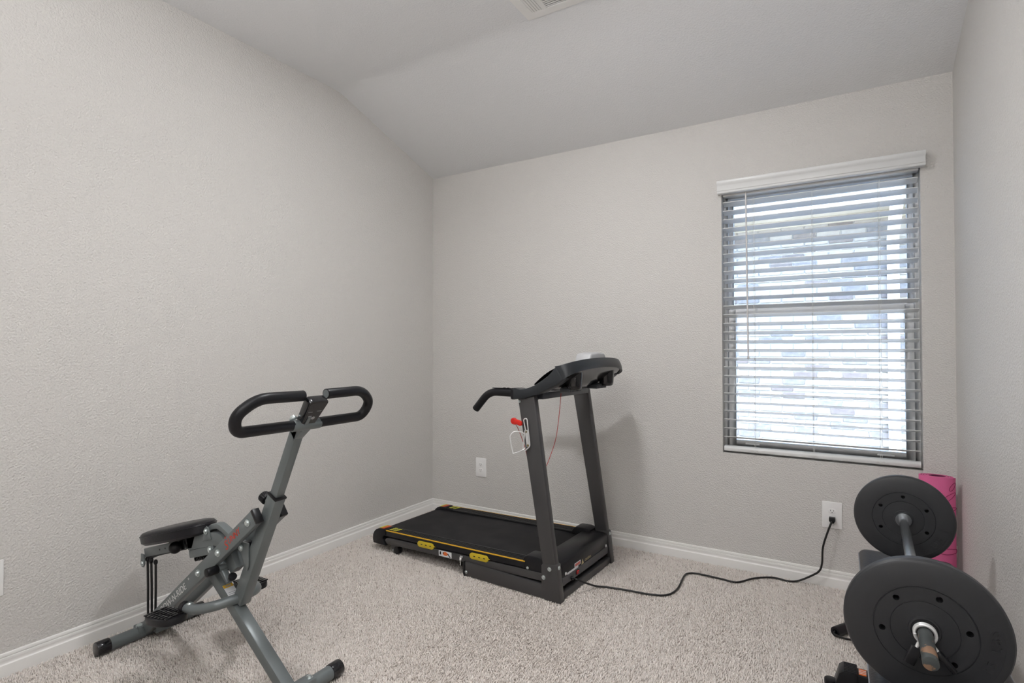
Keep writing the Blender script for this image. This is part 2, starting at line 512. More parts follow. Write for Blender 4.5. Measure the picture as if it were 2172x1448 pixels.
for x in (-.402, -.128, .156):
    m = MB()
    for y in (.0035, .0565): m.tube([(x, y, .65), (x, y, 2.0)], .0007, 6)
    m.tube([(x + .006, .003, .65), (x + .006, .003, 2.0)], .0007, 6)
    for i in range(NS):
        z = Z0S + PIT * i
        m.tube([(x, .003, z + .0022), (x, .0575, z - .0105)], .0006, 5)
        m.ball((x + .001, .0032, z + .004), .0015, 6)
    m.build('ladder_cord', M_CORDW, bl)
    m = MB().tube(spline([(x - .02, .0025, .634), (x - .01, .001, .640), (x, .0005, .633), (x + .012, .001, .641), (x + .018, .001, .634), (x + .008, .0005, .628), (x, .001, .634)], 5), .0009, 6)
    m.build('cord_loop', M_CORDW, bl)
MB().tube([(-.437, -.004, 2.03), (-.4365, -.003, 1.95), (-.430, -.001, 1.14)], .0042, 10).ball((-.4298, -.001, 1.135), .0062, 10, (1, 1, 1.6)).build('tilt_wand', mat('clear_wand', (.72, .70, .69), .2), bl)

# ------------------------------------------------------------------ ceiling vent
vt = thing('air_vent', 'white ceiling air register above the treadmill', 'air vent', (-1.259, 2.235, ZF))
VS = .37; fr_ = .042
mv = MB(); z0, z1 = -.005, -.0002
mv.box((0, -fr_, z0), (VS, 0, z1)); mv.box((0, -VS, z0), (VS, -VS + fr_, z1)); mv.box((0, -VS + fr_, z0), (fr_, -fr_, z1)); mv.box((VS - fr_, -VS + fr_, z0), (VS, -fr_, z1))
mv.box((fr_ + .062, -VS + fr_, z0), (fr_ + .076, -fr_, z1)); mv.box((VS - fr_ - .076, -VS + fr_, z0), (VS - fr_ - .062, -fr_, z1))
mv.build('frame', M_TRIM, vt)
MB().box((fr_, -VS + fr_, -.0012), (VS - fr_, -fr_, -.0004)).build('backing', mat('vent_throat', (.20, .20, .20), .8), vt)
lm = MB().box((-.0062, -VS + fr_, -.0006), (.0062, -fr_, .0006), None).mesh('louver'); lm.materials.append(M_TRIM)
for b0, sgn in ((fr_ + .006, 1), (VS - fr_ - .056, -1)):
    for i in range(5):
        o = link('louver', lm, vt); o.location = (b0 + i * .0125, 0, -.0030); o.rotation_euler = (0, R(11) * sgn, 0)
lm2 = MB().box((fr_ + .076, -.0055, -.0006), (VS - fr_ - .076, .0055, .0006)).mesh('louver'); lm2.materials.append(M_TRIM)
for i in range(22):
    o = link('louver', lm2, vt); o.location = (0, -fr_ - .008 - i * .0128, -.0030); o.rotation_euler = (R(12), 0, 0)

# ------------------------------------------------------------------ outlets
def rrect(w_, h_, r, n=5):
    out = []
    for cx, cy, a0 in ((w_ / 2 - r, h_ / 2 - r, 0), (-w_ / 2 + r, h_ / 2 - r, 90), (-w_ / 2 + r, -h_ / 2 + r, 180), (w_ / 2 - r, -h_ / 2 + r, 270)):
        for i in range(n + 1):
            a = R(a0 + 90 * i / n); out.append((cx + r * math.cos(a), cy + r * math.sin(a)))
    return out
def outlet(label, loc, rz, blank=False):
    t = thing('wall_plate' if blank else 'power_outlet', label, 'wall plate' if blank else 'outlet', loc, rz, None if blank else 'duplex outlets on the window wall')
    MB().prism(rrect(.086, .130, .004), (0, 0, 0), (1, 0, 0), (0, 0, 1), (0, -1, 0), 0.0002, .0062).build('plate', M_PLATE, t, .0022)
    MB().cyl((0, -.006, 0), (0, -.0072, 0), .0032, 14).build('screw', M_PLATE, t)
    if not blank:
        for dz in (.0195, -.0195):
            pr = [(max(-.0172, min(.0172, .0172 * 1.12 * math.cos(a))), .0142 * math.sin(a)) for a in [2 * PI * i / 28 for i in range(28)]]
            fce = MB().prism(pr, (0, 0, dz), (1, 0, 0), (0, 0, 1), (0, -1, 0), .0055, .0072).build('receptacle', M_PLATE, t, .0006)
            for x, h_ in ((-.0064, .0075), (.0064, .0060)):
                MB().box((x - .0011, -.0076, dz + .0035 - h_ / 2), (x + .0011, -.0066, dz + .0035 + h_ / 2)).build('slot', M_DARK, fce)
            MB().cyl((0, -.0066, dz - .0065), (0, -.0076, dz - .0065), .0022, 12).build('slot', M_DARK, fce)
    return t
outlet('white duplex outlet in the wall behind the treadmill, nothing plugged in', (-2.163, D, .357), 0)
outlet('white duplex outlet below the window with a black cord plugged in', (-.048, D, .355), 0)
outlet('white wall plate at the left edge of the picture', (XL, .700, .357), R(90), True)

# ------------------------------------------------------------------ outside: ground and the house next door
struct(MB().box((-9, D + T + .001, -.45), (9, 14, -.25)).build('ground', mat('pale_bounce_ground', (.50, .48, .45), .95, bump=(60, .6, .03), var=(14, (.40, .38, .35), .5))), 'strip of ground between the two houses')  # unseen ground, coloured pale to bounce sunlight up to the ceiling
hs = thing('neighbour_house', 'pale brick house next door seen through the blind', 'house', (0, 6.0, -.25))
M_MORT = mat('mortar', (.50, .47, .44), .95, bump=(250, .3, .002))
MB().box((-4.2, .014, 0), (3.8, .25, 2.70)).build('mortar_wall', M_MORT, hs)
BM = [mat('brick_cream', (.42, .38, .34), .9, bump=(120, .4, .003), var=(30, (.35, .31, .28), .5)),
      mat('brick_buff', (.34, .31, .28), .9, bump=(120, .4, .003), var=(30, (.42, .39, .37), .5)),
      mat('brick_grey', (.17, .16, .16), .9, bump=(120, .4, .003), var=(30, (.26, .24, .24), .4)),
      mat('brick_plum', (.15, .125, .12), .9, bump=(120, .4, .003), var=(30, (.22, .19, .18), .5))]
bms = []
for m_ in BM:
    q = MB().box((-.0965, 0, -.0288), (.0965, .05, .0288)).mesh('brick', .004, 1); q.materials.append(m_); bms.append(q)
rb = random.Random(5); rest = MB(); cnt = 0
PX, PZ = .2035, .0677
for r_ in range(0, 40):
    zc = .0339 + r_ * PZ + .0
    if zc > 2.665: break
    for c_ in range(-20, 19):
        xc = c_ * PX + (PX / 2 if r_ % 2 else 0)
        kind = rb.choices((0, 1, 2, 3), (5, 4, 2, 1))[0]; jy = rb.uniform(-.002, .003)
        zw = zc - .25
        if -1.02 < xc < .64 and .20 < zw < 2.42 and cnt < 300:
            o = link('brick', bms[kind], hs); o.location = (xc, jy, zc); cnt += 1
        else:
            rest.m = kind; rest.box((xc - .0965, jy, zc - .0288), (xc + .0965, .05, zc + .0288))
ro = rest.build('brickwork', BM, hs); ro['kind'] = 'stuff'
MS = mat('soffit_paint', (.55, .50, .40), .6)
MB().box((-4.2, -.42, 2.70), (3.8, .25, 2.72)).build('soffit', MS, hs)
MB().box((-4.2, -.03, 2.63), (3.8, .0135, 2.70)).build('frieze_board', MS, hs, .003)
MB().box((-4.2, -.45, 2.69), (3.8, -.42, 2.86)).build('fascia', M_TRIM, hs, .003)
MB().prism([(-.45, 2.76), (-.56, 2.76), (-.58, 2.88), (-.565, 2.88), (-.55, 2.775), (-.45, 2.775)], (0, 0, 0), (0, 1, 0), (0, 0, 1), (1, 0, 0), -4.2, 3.8).build('gutter', M_TRIM, hs)
MB().prism([(-.48, 2.86), (1.6, 3.9), (3.6, 2.86)], (0, 0, 0), (0, 1, 0), (0, 0, 1), (1, 0, 0), -4.3, 3.9).build('roof', mat('roof_shingle', (.16, .14, .13), .9, bump=(40, .5, .01)), hs)
dp = MB().sweep(fillet([(.40, -.50, 2.78), (.40, -.50, 2.66), (.40, -.045, 2.45), (.40, -.045, .25), (.40, -.20, .12)], .06), [(-.045, -.032), (.045, -.032), (.045, .032), (-.045, .032)], up=(0, 1, 0)).build('downspout', mat('white_downspout', (.85, .85, .83), .4), hs, .004)

# ------------------------------------------------------------------ treadmill
th = R(-2.8)
tm = thing('treadmill', 'dark grey folding treadmill with yellow side trim in the corner', 'treadmill', (-1.123, 2.284, 0), th)
EX, EY, EZ = (1, 0, 0), (0, 1, 0), (0, 0, 1)
def zd(x): return .0296 * (x + 1.164)
def side(y, s):
    """bolt heads etc. face outward: s=-1 near side, +1 wall side"""
    return y
WD = .62
def bolt(mb, p, d, r=.0065, h=.004):
    p, d = V(p), V(d).normalized()
    mb.cyl(p, p + d * h * .4, r * 1.35, 14); mb.cyl(p + d * h * .4, p + d * h, r, 14, r * .75)
    return mb
for k_, (ya, yb, out) in enumerate(((0.0, .042, -1), (WD - .042, WD, 1))):
    yo = ya if out < 0 else yb
    # base rail on the floor
    brl = MB().prism([(-.565, .002), (-.08, .002), (-.08, .068), (-.30, .073), (-.565, .076)], (0, 0, 0), EX, EZ, EY, ya + .002, yb - .002).build('base_rail', M_TMFRAME, tm, .004)
    MB().prism([(-.578, .012), (-.570, .000), (-.5655, .000), (-.5655, .078), (-.570, .078), (-.578, .066)], (0, 0, 0), EX, EZ, EY, ya, yb).build('end_cap', M_TMBLK, brl, .003)
    bolt(MB(), (-.556, yo + out * -.002, .024), (0, out, 0)).build('bolt', M_ZINC, brl)
    # upright
    up = MB().prism([(-.098, .02), (-.006, .02), (-.026, .17), (-.143, .955), (-.236, .940), (-.098, .17)], (0, 0, 0), EX, EZ, EY, ya + .003, yb - .003).build('upright', M_TMFRAME, tm, .005)
    ft = MB().prism([(-.100, .000), (.002, .000), (-.018, .172), (-.030, .176), (-.096, .166), (-.102, .155)], (0, 0, 0), EX, EZ, EY, ya, yb).build('foot_bracket', M_TMFRAME, up, .004)
    for p_, d_, r_, h_ in (((-.056, yo, .150), (0, out, 0), .0075, .006), ((-.088, yo, .105), (0, out, 0), .0075, .006), ((-.018, (ya + yb) / 2, .158), (1, 0, .1), .007, .005),
                           ((-.146, (ya + yb) / 2 + .002, .925), (1, 0, .1), .006, .004), ((-.225, yo + out * -.002, .925), (0, out, 0), .005, .004)):
        bolt(MB(), p_, d_, r_, h_).build('bolt', M_ZINC, up)
MB().box((-.040, .042, .002), (-.006, WD - .042, .036)).build('front_crossbar', M_TMFRAME, tm, .003)
MB().box((-.56, .042, .010), (-.53, WD - .042, .040)).build('rear_crossbar', M_TMFRAME, tm, .003)
# running deck: rails, foot rails, belt
for ya, yb, out in ((.008, .036, -1), (WD - .036, WD - .008, 1)):
    yo = ya if out < 0 else yb
    rl = MB()
    x0, x1 = -1.165, -.105
    rl.prism([(x0 + .012, .050 + zd(x0)), (x1, .050 + zd(x1)), (x1, .086 + zd(x1)), (x0 + .03, .086 + zd(x0)), (x0 + .006, .080 + zd(x0)), (x0, .066 + zd(x0))], (0, 0, 0), EX, EZ, EY, ya, yb)
    rl = rl.build('side_rail', M_TMFRAME, tm, .002)
    # yellow perforated pads, folding latch, figure sticker
    for xc in (-.842, -.474):
        zc = .094 + zd(xc); pad = []
        for a in range(8, 25): pad.append((-.044 + .022 * math.cos(2 * PI * a / 32) * .9, .0 + .0165 * math.sin(2 * PI * a / 32)))
        pad += [(.044, -.0165), (.056, -.010), (.058, -.001), (.068, .0005), (.057, .004), (.052, .0125), (.044, .0165)]
        pd = MB().prism([(a, b + .0296 * a) for a, b in pad], (xc, 0, zc), EX, EZ, EY, yo - .003 if out < 0 else yo - .001, yo + .001 if out < 0 else yo + .003).build('yellow_pad', M_YEL, rl, .0008)
        for q in (-.032, 0, .032):
            y_ = yo + out * .0031
            MB().box((xc + q - .006, y_ - .0004, zc + .0296 * q - .0022), (xc + q + .006, y_ + .0004, zc + .0296 * q + .0022)).build('slot', mat('slot_brown', (.10, .06, .01), .7) if False else M_DARK, pd)
    if out < 0:
        xs = -.705; zs = .069 + zd(xs)
        st = MB().box((xs - .045, yo - .0006, zs - .015), (xs + .045, yo - .0001, zs + .015), Matrix.Translation((xs, 0, zs)) @ Matrix.Rotation(-.0296, 4, 'Y') @ Matrix.Translation((-xs, 0, -zs))).build('sticker', M_STICK, rl)
        MB().prism([(.018 * math.cos(a), .010 * math.sin(a)) for a in [2 * PI * i / 20 for i in range(20)]], (xs + .001, yo - .0007, zs + .002), EX, EZ, EY, -.0002, .0002).build('print', M_ORANGE, st)
        pr = MB().box((xs - .038, yo - .001, zs - .008), (xs - .028, yo - .0006, zs + .009))
        pr.bar((xs + .018, yo - .0008, zs + .006), (xs + .036, yo - .0008, zs - .012), .0004, .006)
        pr.ball((xs - .013, yo - .0009, zs + .004), .004, 8, (1, .1, 1)); pr.build('print', M_DARK, st)
        lt = MB().cyl((-.590, yo, .074 + zd(-.59)), (-.590, yo - .012, .074 + zd(-.59)), .007, 14)
        lt.tube([(-.590, yo - .010, .102), (-.591, yo - .011, .052)], .0025, 8); lt.ball((-.590, yo - .011, .083), .0075, 10)
        lt.build('latch_pin', M_ALU, rl)
# black foot rails with yellow line; plastic end caps
for ya, yb, out in ((.010, .078, -1), (WD - .078, WD - .010, 1)):
    yo = ya if out < 0 else yb
    x0, x1 = -1.17, -.20
    fr2 = MB()
    def strip(mb, a0, a1, za, zb, xa=x0, xb=x1):
        mb.add([V(x, y, z + zd(x)) for x in (xa, xb) for y, z in ((a0, za), (a1, za), (a1, zb), (a0, zb))], [(3, 2, 1, 0), (4, 5, 6, 7), (0, 1, 5, 4), (1, 2, 6, 5), (2, 3, 7, 6), (3, 0, 4, 7)])
    lo_, hi_ = min(ya, yb), max(ya, yb)
    strip(fr2, lo_, hi_, .092, .125)
    for q in (.20, .42, .64, .86):
        yy = lo_ + (hi_ - lo_) * q; strip(fr2, yy - .003, yy + .003, .1245, .1268)
    frl = fr2.build('foot_rail', M_TMBLK, tm, .0012)
    ly_ = MB(); yl0, yl1 = (ya - .0008, ya + .005) if out < 0 else (yb - .005, yb + .0008)
    strip(ly_, yl0, yl1, .1215, .1262); ly_.build('yellow_line', M_YELL, frl)
    # inner chrome edge beside the belt
    ed = MB(); yi = hi_ if out < 0 else lo_
    strip(ed, yi - .0015, yi + .0015, .119, .1262, -1.10, -.20); ed.build('edge_strip', mat('edge_steel', (.10, .10, .10), .3, metal=.6), frl)
    cap = MB(); cx = []
    prf = [(-1.160, .038), (-1.262, .036), (-1.268, .060), (-1.266, .085), (-1.255, .106), (-1.238, .120), (-1.215, .128), (-1.160, .129), (-1.160, .096), (-1.172, .094), (-1.182, .086), (-1.186, .072)]
    cap.prism([(a, b) for a, b in prf], (0, 0, 0), EX, EZ, EY, lo_ - .004, hi_ + .002)
    cp = cap.build('rear_cap', M_TMBLK, tm, .003)
    # printed stripe and lime figures
    zc = .1305
    for c0, c1, mm in ((-1.222, -1.207, M_LIME), (-1.207, -1.190, M_ORANGE), (-1.190, -1.180, M_REDPRINT)):
        MB().add([V(c0, lo_ + .004, zc - .001), V(c1, lo_ + .004, zc), V(c1 + .004, hi_ - .004, zc), V(c0 + .004, hi_ - .004, zc - .001)], [(0, 1, 2, 3)]).build('stripe', mm, cp)
    zt = .1272 + zd(-1.12)
    for i, xq in enumerate((-1.137, -1.105)):
        sh = MB()
        for h_ in range(4):
            yv = lo_ + .012 + h_ * .012
            sh.add([V(xq - .011 + h_ * .003, yv, zt + .0004), V(xq + .012 + h_ * .003, yv, zt + .0012), V(xq + .014 + h_ * .003, yv + .009, zt + .0012), V(xq - .009 + h_ * .003, yv + .009, zt + .0004)], [(0, 1, 2, 3)])
        sh.build('print', M_LIME, frl)
bel = MB()
rows = []
bp_ = [(-1.10, .060), (-1.235, .056), (-1.252, .066), (-1.256, .082), (-1.250, .098), (-1.238, .108), (-1.215, .1125)]
for a, b in bp_ + [(x, .1125 + zd(x) * 1.0) for x in (-1.1, -.8, -.5, -.16)]:
    rows.append([V(a, y, b) for y in (.079, .2, .31, .42, WD - .079)])
bel.loft(rows)
bel.build('running_belt', M_BELT, tm)
dk = MB(); xa, xb = -1.235, -.11
dk.add([V(x, y, z + zd(x)) for x in (xa, xb) for y, z in ((.05, .070), (WD - .05, .070), (WD - .05, .105), (.05, .105))], [(3, 2, 1, 0), (4, 5, 6, 7), (0, 1, 5, 4), (1, 2, 6, 5), (2, 3, 7, 6), (3, 0, 4, 7)])
dk.build('deck_board', M_TMBLK, tm)
# rear feet / wheels
for y in (.03, WD - .03):
    ftb = MB().prism([(-1.13, .060), (-1.125, .028), (-1.105, .010), (-1.085, .006), (-1.080, .030), (-1.062, .062)], (0, 0, 0), EX, EZ, EY, y - .012, y + .012).build('rear_foot', M_TMFRAME, tm, .002)
    MB().cyl((-1.082, y - .016, .022), (-1.082, y + .016, .022), .022, 20).build('wheel', M_BLKPL, ftb, .003)
    bolt(MB(), (-1.105, y - .012, .020), (0, -1, 0), .005, .003).build('bolt', M_ZINC, ftb)
# motor hood
hd = MB().prism([(-.150, .110), (-.150, .166), (-.140, .172), (-.040, .170), (-.022, .163), (-.016, .150), (-.016, .098), (-.10, .098)], (0, 0, 0), EX, EZ, EY, .050, WD - .050).build('motor_hood', M_TMBLK, tm, .004)
for y0, y1 in ((.012, .096), (WD - .096, WD - .012)):
    MB().prism([(-.212, .112), (-.214, .160), (-.204, .176), (-.185, .184), (-.130, .186), (-.100, .180), (-.100, .105)], (0, 0, 0), EX, EZ, EY, y0, y1).build('hood_shoulder', M_TMBLK, hd, .006)
    bolt(MB(), (-.185, y0 if y0 < .3 else y1, .124), (0, -1 if y0 < .3 else 1, 0), .005, .004).build('screw', M_ZINC, hd)
fp = MB().box((-.020, .052, .060), (-.0145, WD - .052, .098)).build('front_plate', mat('front_plate_paint', (.070, .070, .075), .45), tm, .001)
MB().box((-.17, .050, .055), (-.020, WD - .050, .098)).build('motor_housing', M_TMBLK, tm, .003)
for y, z in ((.085, .104), (.545, .100)): bolt(MB(), (-.016, y, z + .006), (1, 0, 0), .006, .004).build('screw', M_ALU, hd)
MB().box((-.0158, .100, .0985), (-.0153, .215, .1085)).box((-.0158, .175, .1085), (-.0153, .240, .128)).build('sticker', M_STICK, hd)
MB().box((-.0152, .181, .111), (-.0149, .234, .124)).build('print', mat('red_print_soft', (.62, .16, .14), .5), hd)
MB().prism([(-.013, -.012), (.013, -.012), (0, .013)], (-.0157, .262, .112), (0, 1, 0), EZ, EX, 0, .0006).build('print', M_TAN, hd)
text_mesh('print', 'caution', .024, frame((-.0154, .322, .112), (0, 1, 0), EZ, EX), M_TAN, hd, .0002)
sw = MB().box((-.0146, .186, .068), (-.0125, .216, .092)).build('power_switch', M_BLKPL, fp, .001)
MB().prism([(-.0125, .072), (-.0085, .073), (-.0105, .080), (-.0075, .087), (-.0125, .088)], (0, 0, 0), EX, EZ, EY, .190, .212).build('rocker', mat('switch_red', (.55, .01, .01), .25), sw, .0006)
MB().cyl((-.0146, .140, .072), (-.004, .140, .072), .009, 16).build('cord_grommet', M_BLKPL, fp, .001)

# console
def cT(s):   # top edge of the outer band
    b = math.sin(PI * s) ** .62
    return V(-.016 + .095 * b, -.012 + (WD + .024) * (.5 - .5 * math.cos(PI * s)), 1.100 + .038 * math.sin(PI * s))
def cB(s):
    b = math.sin(PI * s) ** .62
    return V(.022 + .064 * b, -.012 + (WD + .024) * (.5 - .5 * math.cos(PI * s)), 1.040 + .050 * math.sin(PI * s) ** .8)
cn = tm
NSG = 40; S_ = [i / NSG for i in range(NSG + 1)]
rows = []
for k_ in range(7):
    t = k_ / 6
    rows.append([cT(s) * (1 - t) + cB(s) * t + V(.006 * math.sin(PI * t) * math.sin(PI * s) ** .4, 0, 0) for s in S_])
inner = []
for k_ in range(7):
    t = 1 - k_ / 6
    inner.append([cT(s) * (1 - t) + cB(s) * t + V(-.010, (.010 if s < .5 else -.010) * abs(math.cos(PI * s)), 0) for s in S_])
band = MB(); band.loft(rows + inner + [rows[0]])
shell = band.build('console_rim', M_CONS, cn)
# side arms running down to the grips
for sgn, yc in ((-1, .024), (1, WD - .024)):
    topc = [(-.262, .986), (-.245, .990), (-.215, .984), (-.174, .992), (-.135, 1.006), (-.095, 1.030), (-.062, 1.052), (-.038, 1.074), (-.016, 1.100)]
    botc = [(.022, 1.040), (-.012, 1.014), (-.044, .998), (-.095, .974), (-.15, .954), (-.202, .938), (-.262, .936)]
    arm = MB().prism(topc + botc, (0, 0, 0), EX, EZ, EY, yc - .036, yc + .036).build('side_arm', M_CONS, cn, .006)
    MB().sweep([(-.268, yc, .961), (-.252, yc, .961)], [(a, b) for a, b in rrect(.074, .056, .012)]).build('collar', M_TMBLK, arm, .002)
    pth = fillet([(-.255, yc, .963), (-.425, yc, .963), (-.512, yc, .868)], .05, 8)
    gr = MB().tube(pth, .0195, 18).build('grip', M_FOAM, cn, .003)
    MB().box((-.40, yc - .008, .9815), (-.27, yc + .008, .9855)).box((-.335, yc - .006, .985), (-.325, yc + .006, .988)).box((-.312, yc - .006, .985), (-.302, yc + .006, .988)).build('button_strip', M_BLKPL, gr, .001)
# top panel (towards the runner)
rows = []
for k_ in range(9):
    t = k_ / 8; rw = []
    for s in S_[2:-2]:
        a = cT(s) + V(-.006, 0, -.004); b = V(-.165 + .02 * math.sin(PI * s), a.y * .86 + .31 * .14, 1.010)
        rw.append(a * (1 - t) + b * t + V(0, 0, .012 * math.sin(PI * t)))
    rows.append(rw)
MB().loft(rows).build('console_panel', M_BLKPL, cn)
# underside pan, glossy
rows = []
for k_ in range(11):
    t = k_ / 10; rw = []
    for s in S_[1:-1]:
        a = cB(s) + V(-.010, 0, .004); b = V(-.135 + .03 * math.sin(PI * s), .31 + (a.y - .31) * .80, .985 - .015 * math.sin(PI * s))
        c_ = V(-.045 + .03 * math.sin(PI * s), .31 + (a.y - .31) * .92, .975 - .012 * math.sin(PI * s) + .03 * abs(math.cos(PI * s)))
        rw.append(a * (1 - t) ** 2 + c_ * 2 * t * (1 - t) + b * t * t)
    rows.append(rw)
pan = MB().loft(rows).build('underside_pan', M_BLKGL, cn)
rows = []
for k_ in range(5):
    t = k_ / 4
    rows.append([V(-.165 + .02 * math.sin(PI * s), cT(s).y * .86 + .31 * .14, 1.010) * (1 - t) + V(-.135 + .03 * math.sin(PI * s), .31 + (cB(s).y - .31) * .80, .985 - .015 * math.sin(PI * s)) * t for s in S_[1:-1]])
MB().loft(rows).build('console_back_edge', M_BLKPL, cn)
for yc in (.125, WD - .125):
    cu = MB().lathe([(.0, .984), (.026, .984), (.034, .990), (.038, 1.004), (.042, 1.075)], (.012, yc, 0), n=28).build('cup_holder', M_BLKGL, pan)
M_RIB = mat('pan_rib', (.05, .055, .062), .3)
for y0 in (.10, .40):
    for i in range(9):
        y = y0 + i * .014
        MB().box((-.055, y, .972), (.0, y + .007, .990 + .006 * (i % 2))).build('rib', M_RIB, pan, .001)
MB().box((-.165, .06, .935), (-.125, WD - .06, .968)).build('support_bar', mat('support_bar_paint', (.05, .055, .065), .3), cn, .004)
MB().prism([(.185, 1.085), (.225, 1.158), (.300, 1.164), (.380, 1.160), (.440, 1.085)], (0, 0, 0), EY, EZ, EX, -.03, .055).build('display_hood', M_SILV, cn, .010, 3)
# bottle cage on the near upright
pl = lambda x, z: V(x, .0, z)
cg = MB().box((-.008, -.0055, -.040), (.008, .0025, .040), Matrix.Translation((-.178, 0, .750)) @ Matrix.Rotation(-.155, 4, 'Y')).build('bottle_cage', M_ALU, tm, .002)
w1 = fillet([(-.184, -.008, .79), (-.196, -.008, .842), (-.176, -.008, .848), (-.158, -.008, .715), (-.190, -.010, .688), (-.194, -.016, .700), (-.184, -.012, .79)], .012, 5)
w2 = spline([(-.184, -.010, .770), (-.196, -.028, .782), (-.222, -.050, .784), (-.236, -.062, .765), (-.235, -.062, .745), (-.222, -.062, .690), (-.214, -.060, .684), (-.194, -.02, .694), (-.186, -.008, .705)], 6)
MB().tube(w1, .0028, 10).build('wire', M_ALU, cg); MB().tube(w2, .0028, 10).build('wire', M_ALU, cg)
M_BRASS = mat('brass_screw', (.25, .2, .1), .4, metal=.7)
for x, z in ((-.183, .782), (-.172, .717)): bolt(MB(), (x, -.005, z), (0, -1, 0), .0045, .003).build('screw', M_BRASS, cg)

# safety key: red clip on its lanyard, clipped to the bottle cage
sk = thing('safety_key', 'red safety clip and red lanyard hanging from the treadmill', 'safety clip', (-1.123, 2.284, 0), th)
MB().prism([(-.058, .010), (-.050, .018), (-.036, .020), (-.026, .012), (-.014, .010), (.004, .004), (.006, -.014), (-.004, -.018), (-.022, -.012), (-.034, -.014), (-.048, -.012), (-.056, -.004)], (-.200, 0, .828), EX, EZ, EY, -.030, -.014).build('clip', M_RED, sk, .004)
MB().cyl((-.243, -.031, .832), (-.243, -.013, .832), .013, 18).build('clip_button', M_RED, sk, .002)
cd = spline([(-.076, .15, .962), (-.076, .145, .93), (-.078, .130, .84), (-.083, .11, .744), (-.098, .085, .665), (-.115, .062, .607), (-.150, .055, .585), (-.200, .052, .62), (-.225, .048, .70), (-.240, .02, .78), (-.238, -.012, .815), (-.232, -.020, .822)], 8)
MB().tube(cd, .0016, 8).build('lanyard', M_REDCORD, sk)

# power cord from the treadmill to the outlet
def tl(x, y, z):                                        # world -> treadmill frame
    dx, dy = x + 1.123, y - 2.284
    return V(dx * math.cos(th) + dy * math.sin(th), -dx * math.sin(th) + dy * math.cos(th), z)
gz = .0075
cord = [V(-.004, .140, .072), V(.02, .140, .070)] + [tl(*p) for p in (
    (-1.075, 2.465, .045), (-1.045, 2.525, .014), (-1.0, 2.556, gz), (-.904, 2.574, gz), (-.792, 2.588, gz), (-.723, 2.624, gz), (-.698, 2.712, gz), (-.706, 2.865, gz), (-.700, 2.928, gz), (-.653, 2.954, gz),
    (-.536, 2.95, gz), (-.461, 2.949, gz), (-.394, 3.045, gz), (-.312, 3.105, gz), (-.240, 3.098, gz), (-.195, 3.12, .012), (-.135, 3.118, .052), (-.104, 3.115, .082), (-.092, 3.112, .125), (-.088, 3.110, .20), (-.070, 3.112, .27), (-.053, 3.114, .322), (-.048, 3.118, .333))]
pc = MB().tube(spline(cord, 7), .0046, 10).build('power_cord', M_CORDB, tm)
pc['label'] = 'black power cord snaking over the carpet to the outlet'
po = tl(-.048, D, .337)
MB().prism([(-.0135, .012), (.0135, .012), (.0135, -.004), (.007, -.016), (-.007, -.016), (-.0135, -.004)], po, (math.cos(th), -math.sin(th), 0), EZ, (math.sin(th), math.cos(th), 0), -.036, -.0078).build('plug', M_BLKPL, pc, .003)

# ------------------------------------------------------------------ rowing machine
YM = 1.19
rm = thing('rowing_machine', 'grey upright squat-and-row exerciser with black seat by the left wall', 'exercise machine', (-2.1, YM, 0))
def q(x, y, z): return V(x + 2.1, y - YM, z)          # world -> local
ang = math.atan2(.588 - .355, -1.735 + 2.034)
BD = V(math.cos(ang), 0, math.sin(ang)); BN = V(-math.sin(ang), 0, math.cos(ang))
def on(x):   # beam centre line height
    return .588 + (x + 1.735) * math.tan(ang)
M_BOLTS = M_ZINC
for sgn in (-1, 1):
    yc = YM + sgn * .047
    beam = MB().bar(q(-2.425, yc, on(-2.425)), q(-1.706, yc, on(-1.706)), .026, .052).build('main_beam', M_STEELP, rm, .004)
    e = q(-1.706, yc, on(-1.706))
    MB().bar(e - BD * .004, e + BD * .010, .027, .053).build('end_cap', M_BLKPL, beam, .003)
    for x in (-1.735, -1.909, -2.034): bolt(MB(), q(x, yc + sgn * .013, on(x)), (0, sgn, 0), .0095, .009).build('bolt', M_BOLTS, beam)
    if sgn < 0:
        face = q(0, yc - .0132, 0).y
        def onb(x, dz=0.0): return q(x, 0, on(x)) + BN * dz
        c0 = onb(-2.205); text_mesh('lettering', 'ROW-N-RIDE', .036, frame((c0.x, face - .0002, c0.z), BD, BN, (0, -1, 0)), M_WHITEPR, beam, .0003, 1.02)
        c0 = onb(-2.092, .012); text_mesh('lettering', '®', .012, frame((c0.x, face - .0002, c0.z), BD, BN, (0, -1, 0)), M_WHITEPR, beam, .0003)
        c0 = onb(-1.815, .002); text_mesh('lettering', 'UNNY', .030, frame((c0.x, face - .0002, c0.z), BD, BN, (0, -1, 0)), M_REDPRINT, beam, .0003, 1.0, .2)
        c0 = onb(-1.862, -.003); text_mesh('lettering', 'S', .044, frame((c0.x, face - .0002, c0.z), BD, BN, (0, -1, 0)), M_REDPRINT, beam, .0003, 1.0, .2)
        c0 = onb(-1.853, .019)
        rays = MB()
        for a in (-50, 0, 50):
            d_ = BN * math.cos(R(a)) + BD * math.sin(R(a)); pz = V(c0.x, face - .0003, c0.z)
            rays.bar(pz + d_ * .002, pz + d_ * .008, .0004, .002)
        rays.build('lettering', M_REDPRINT, beam)
# cross plates joining the two beams
MB().box((-.33 + .0, -.034, .030), (-.28, .034, .085)).build('beam_gusset', M_STEELP, rm, .003)
MB().cyl(q(-1.735, YM - .034, .588), q(-1.735, YM + .034, .588), .016, 16).cyl(q(-1.909, YM - .034, .46), q(-1.909, YM + .034, .46), .016, 16).cyl(q(-2.034, YM - .034, .355), q(-2.034, YM + .034, .355), .016, 16).build('pivot_sleeve', M_STEELP, rm)
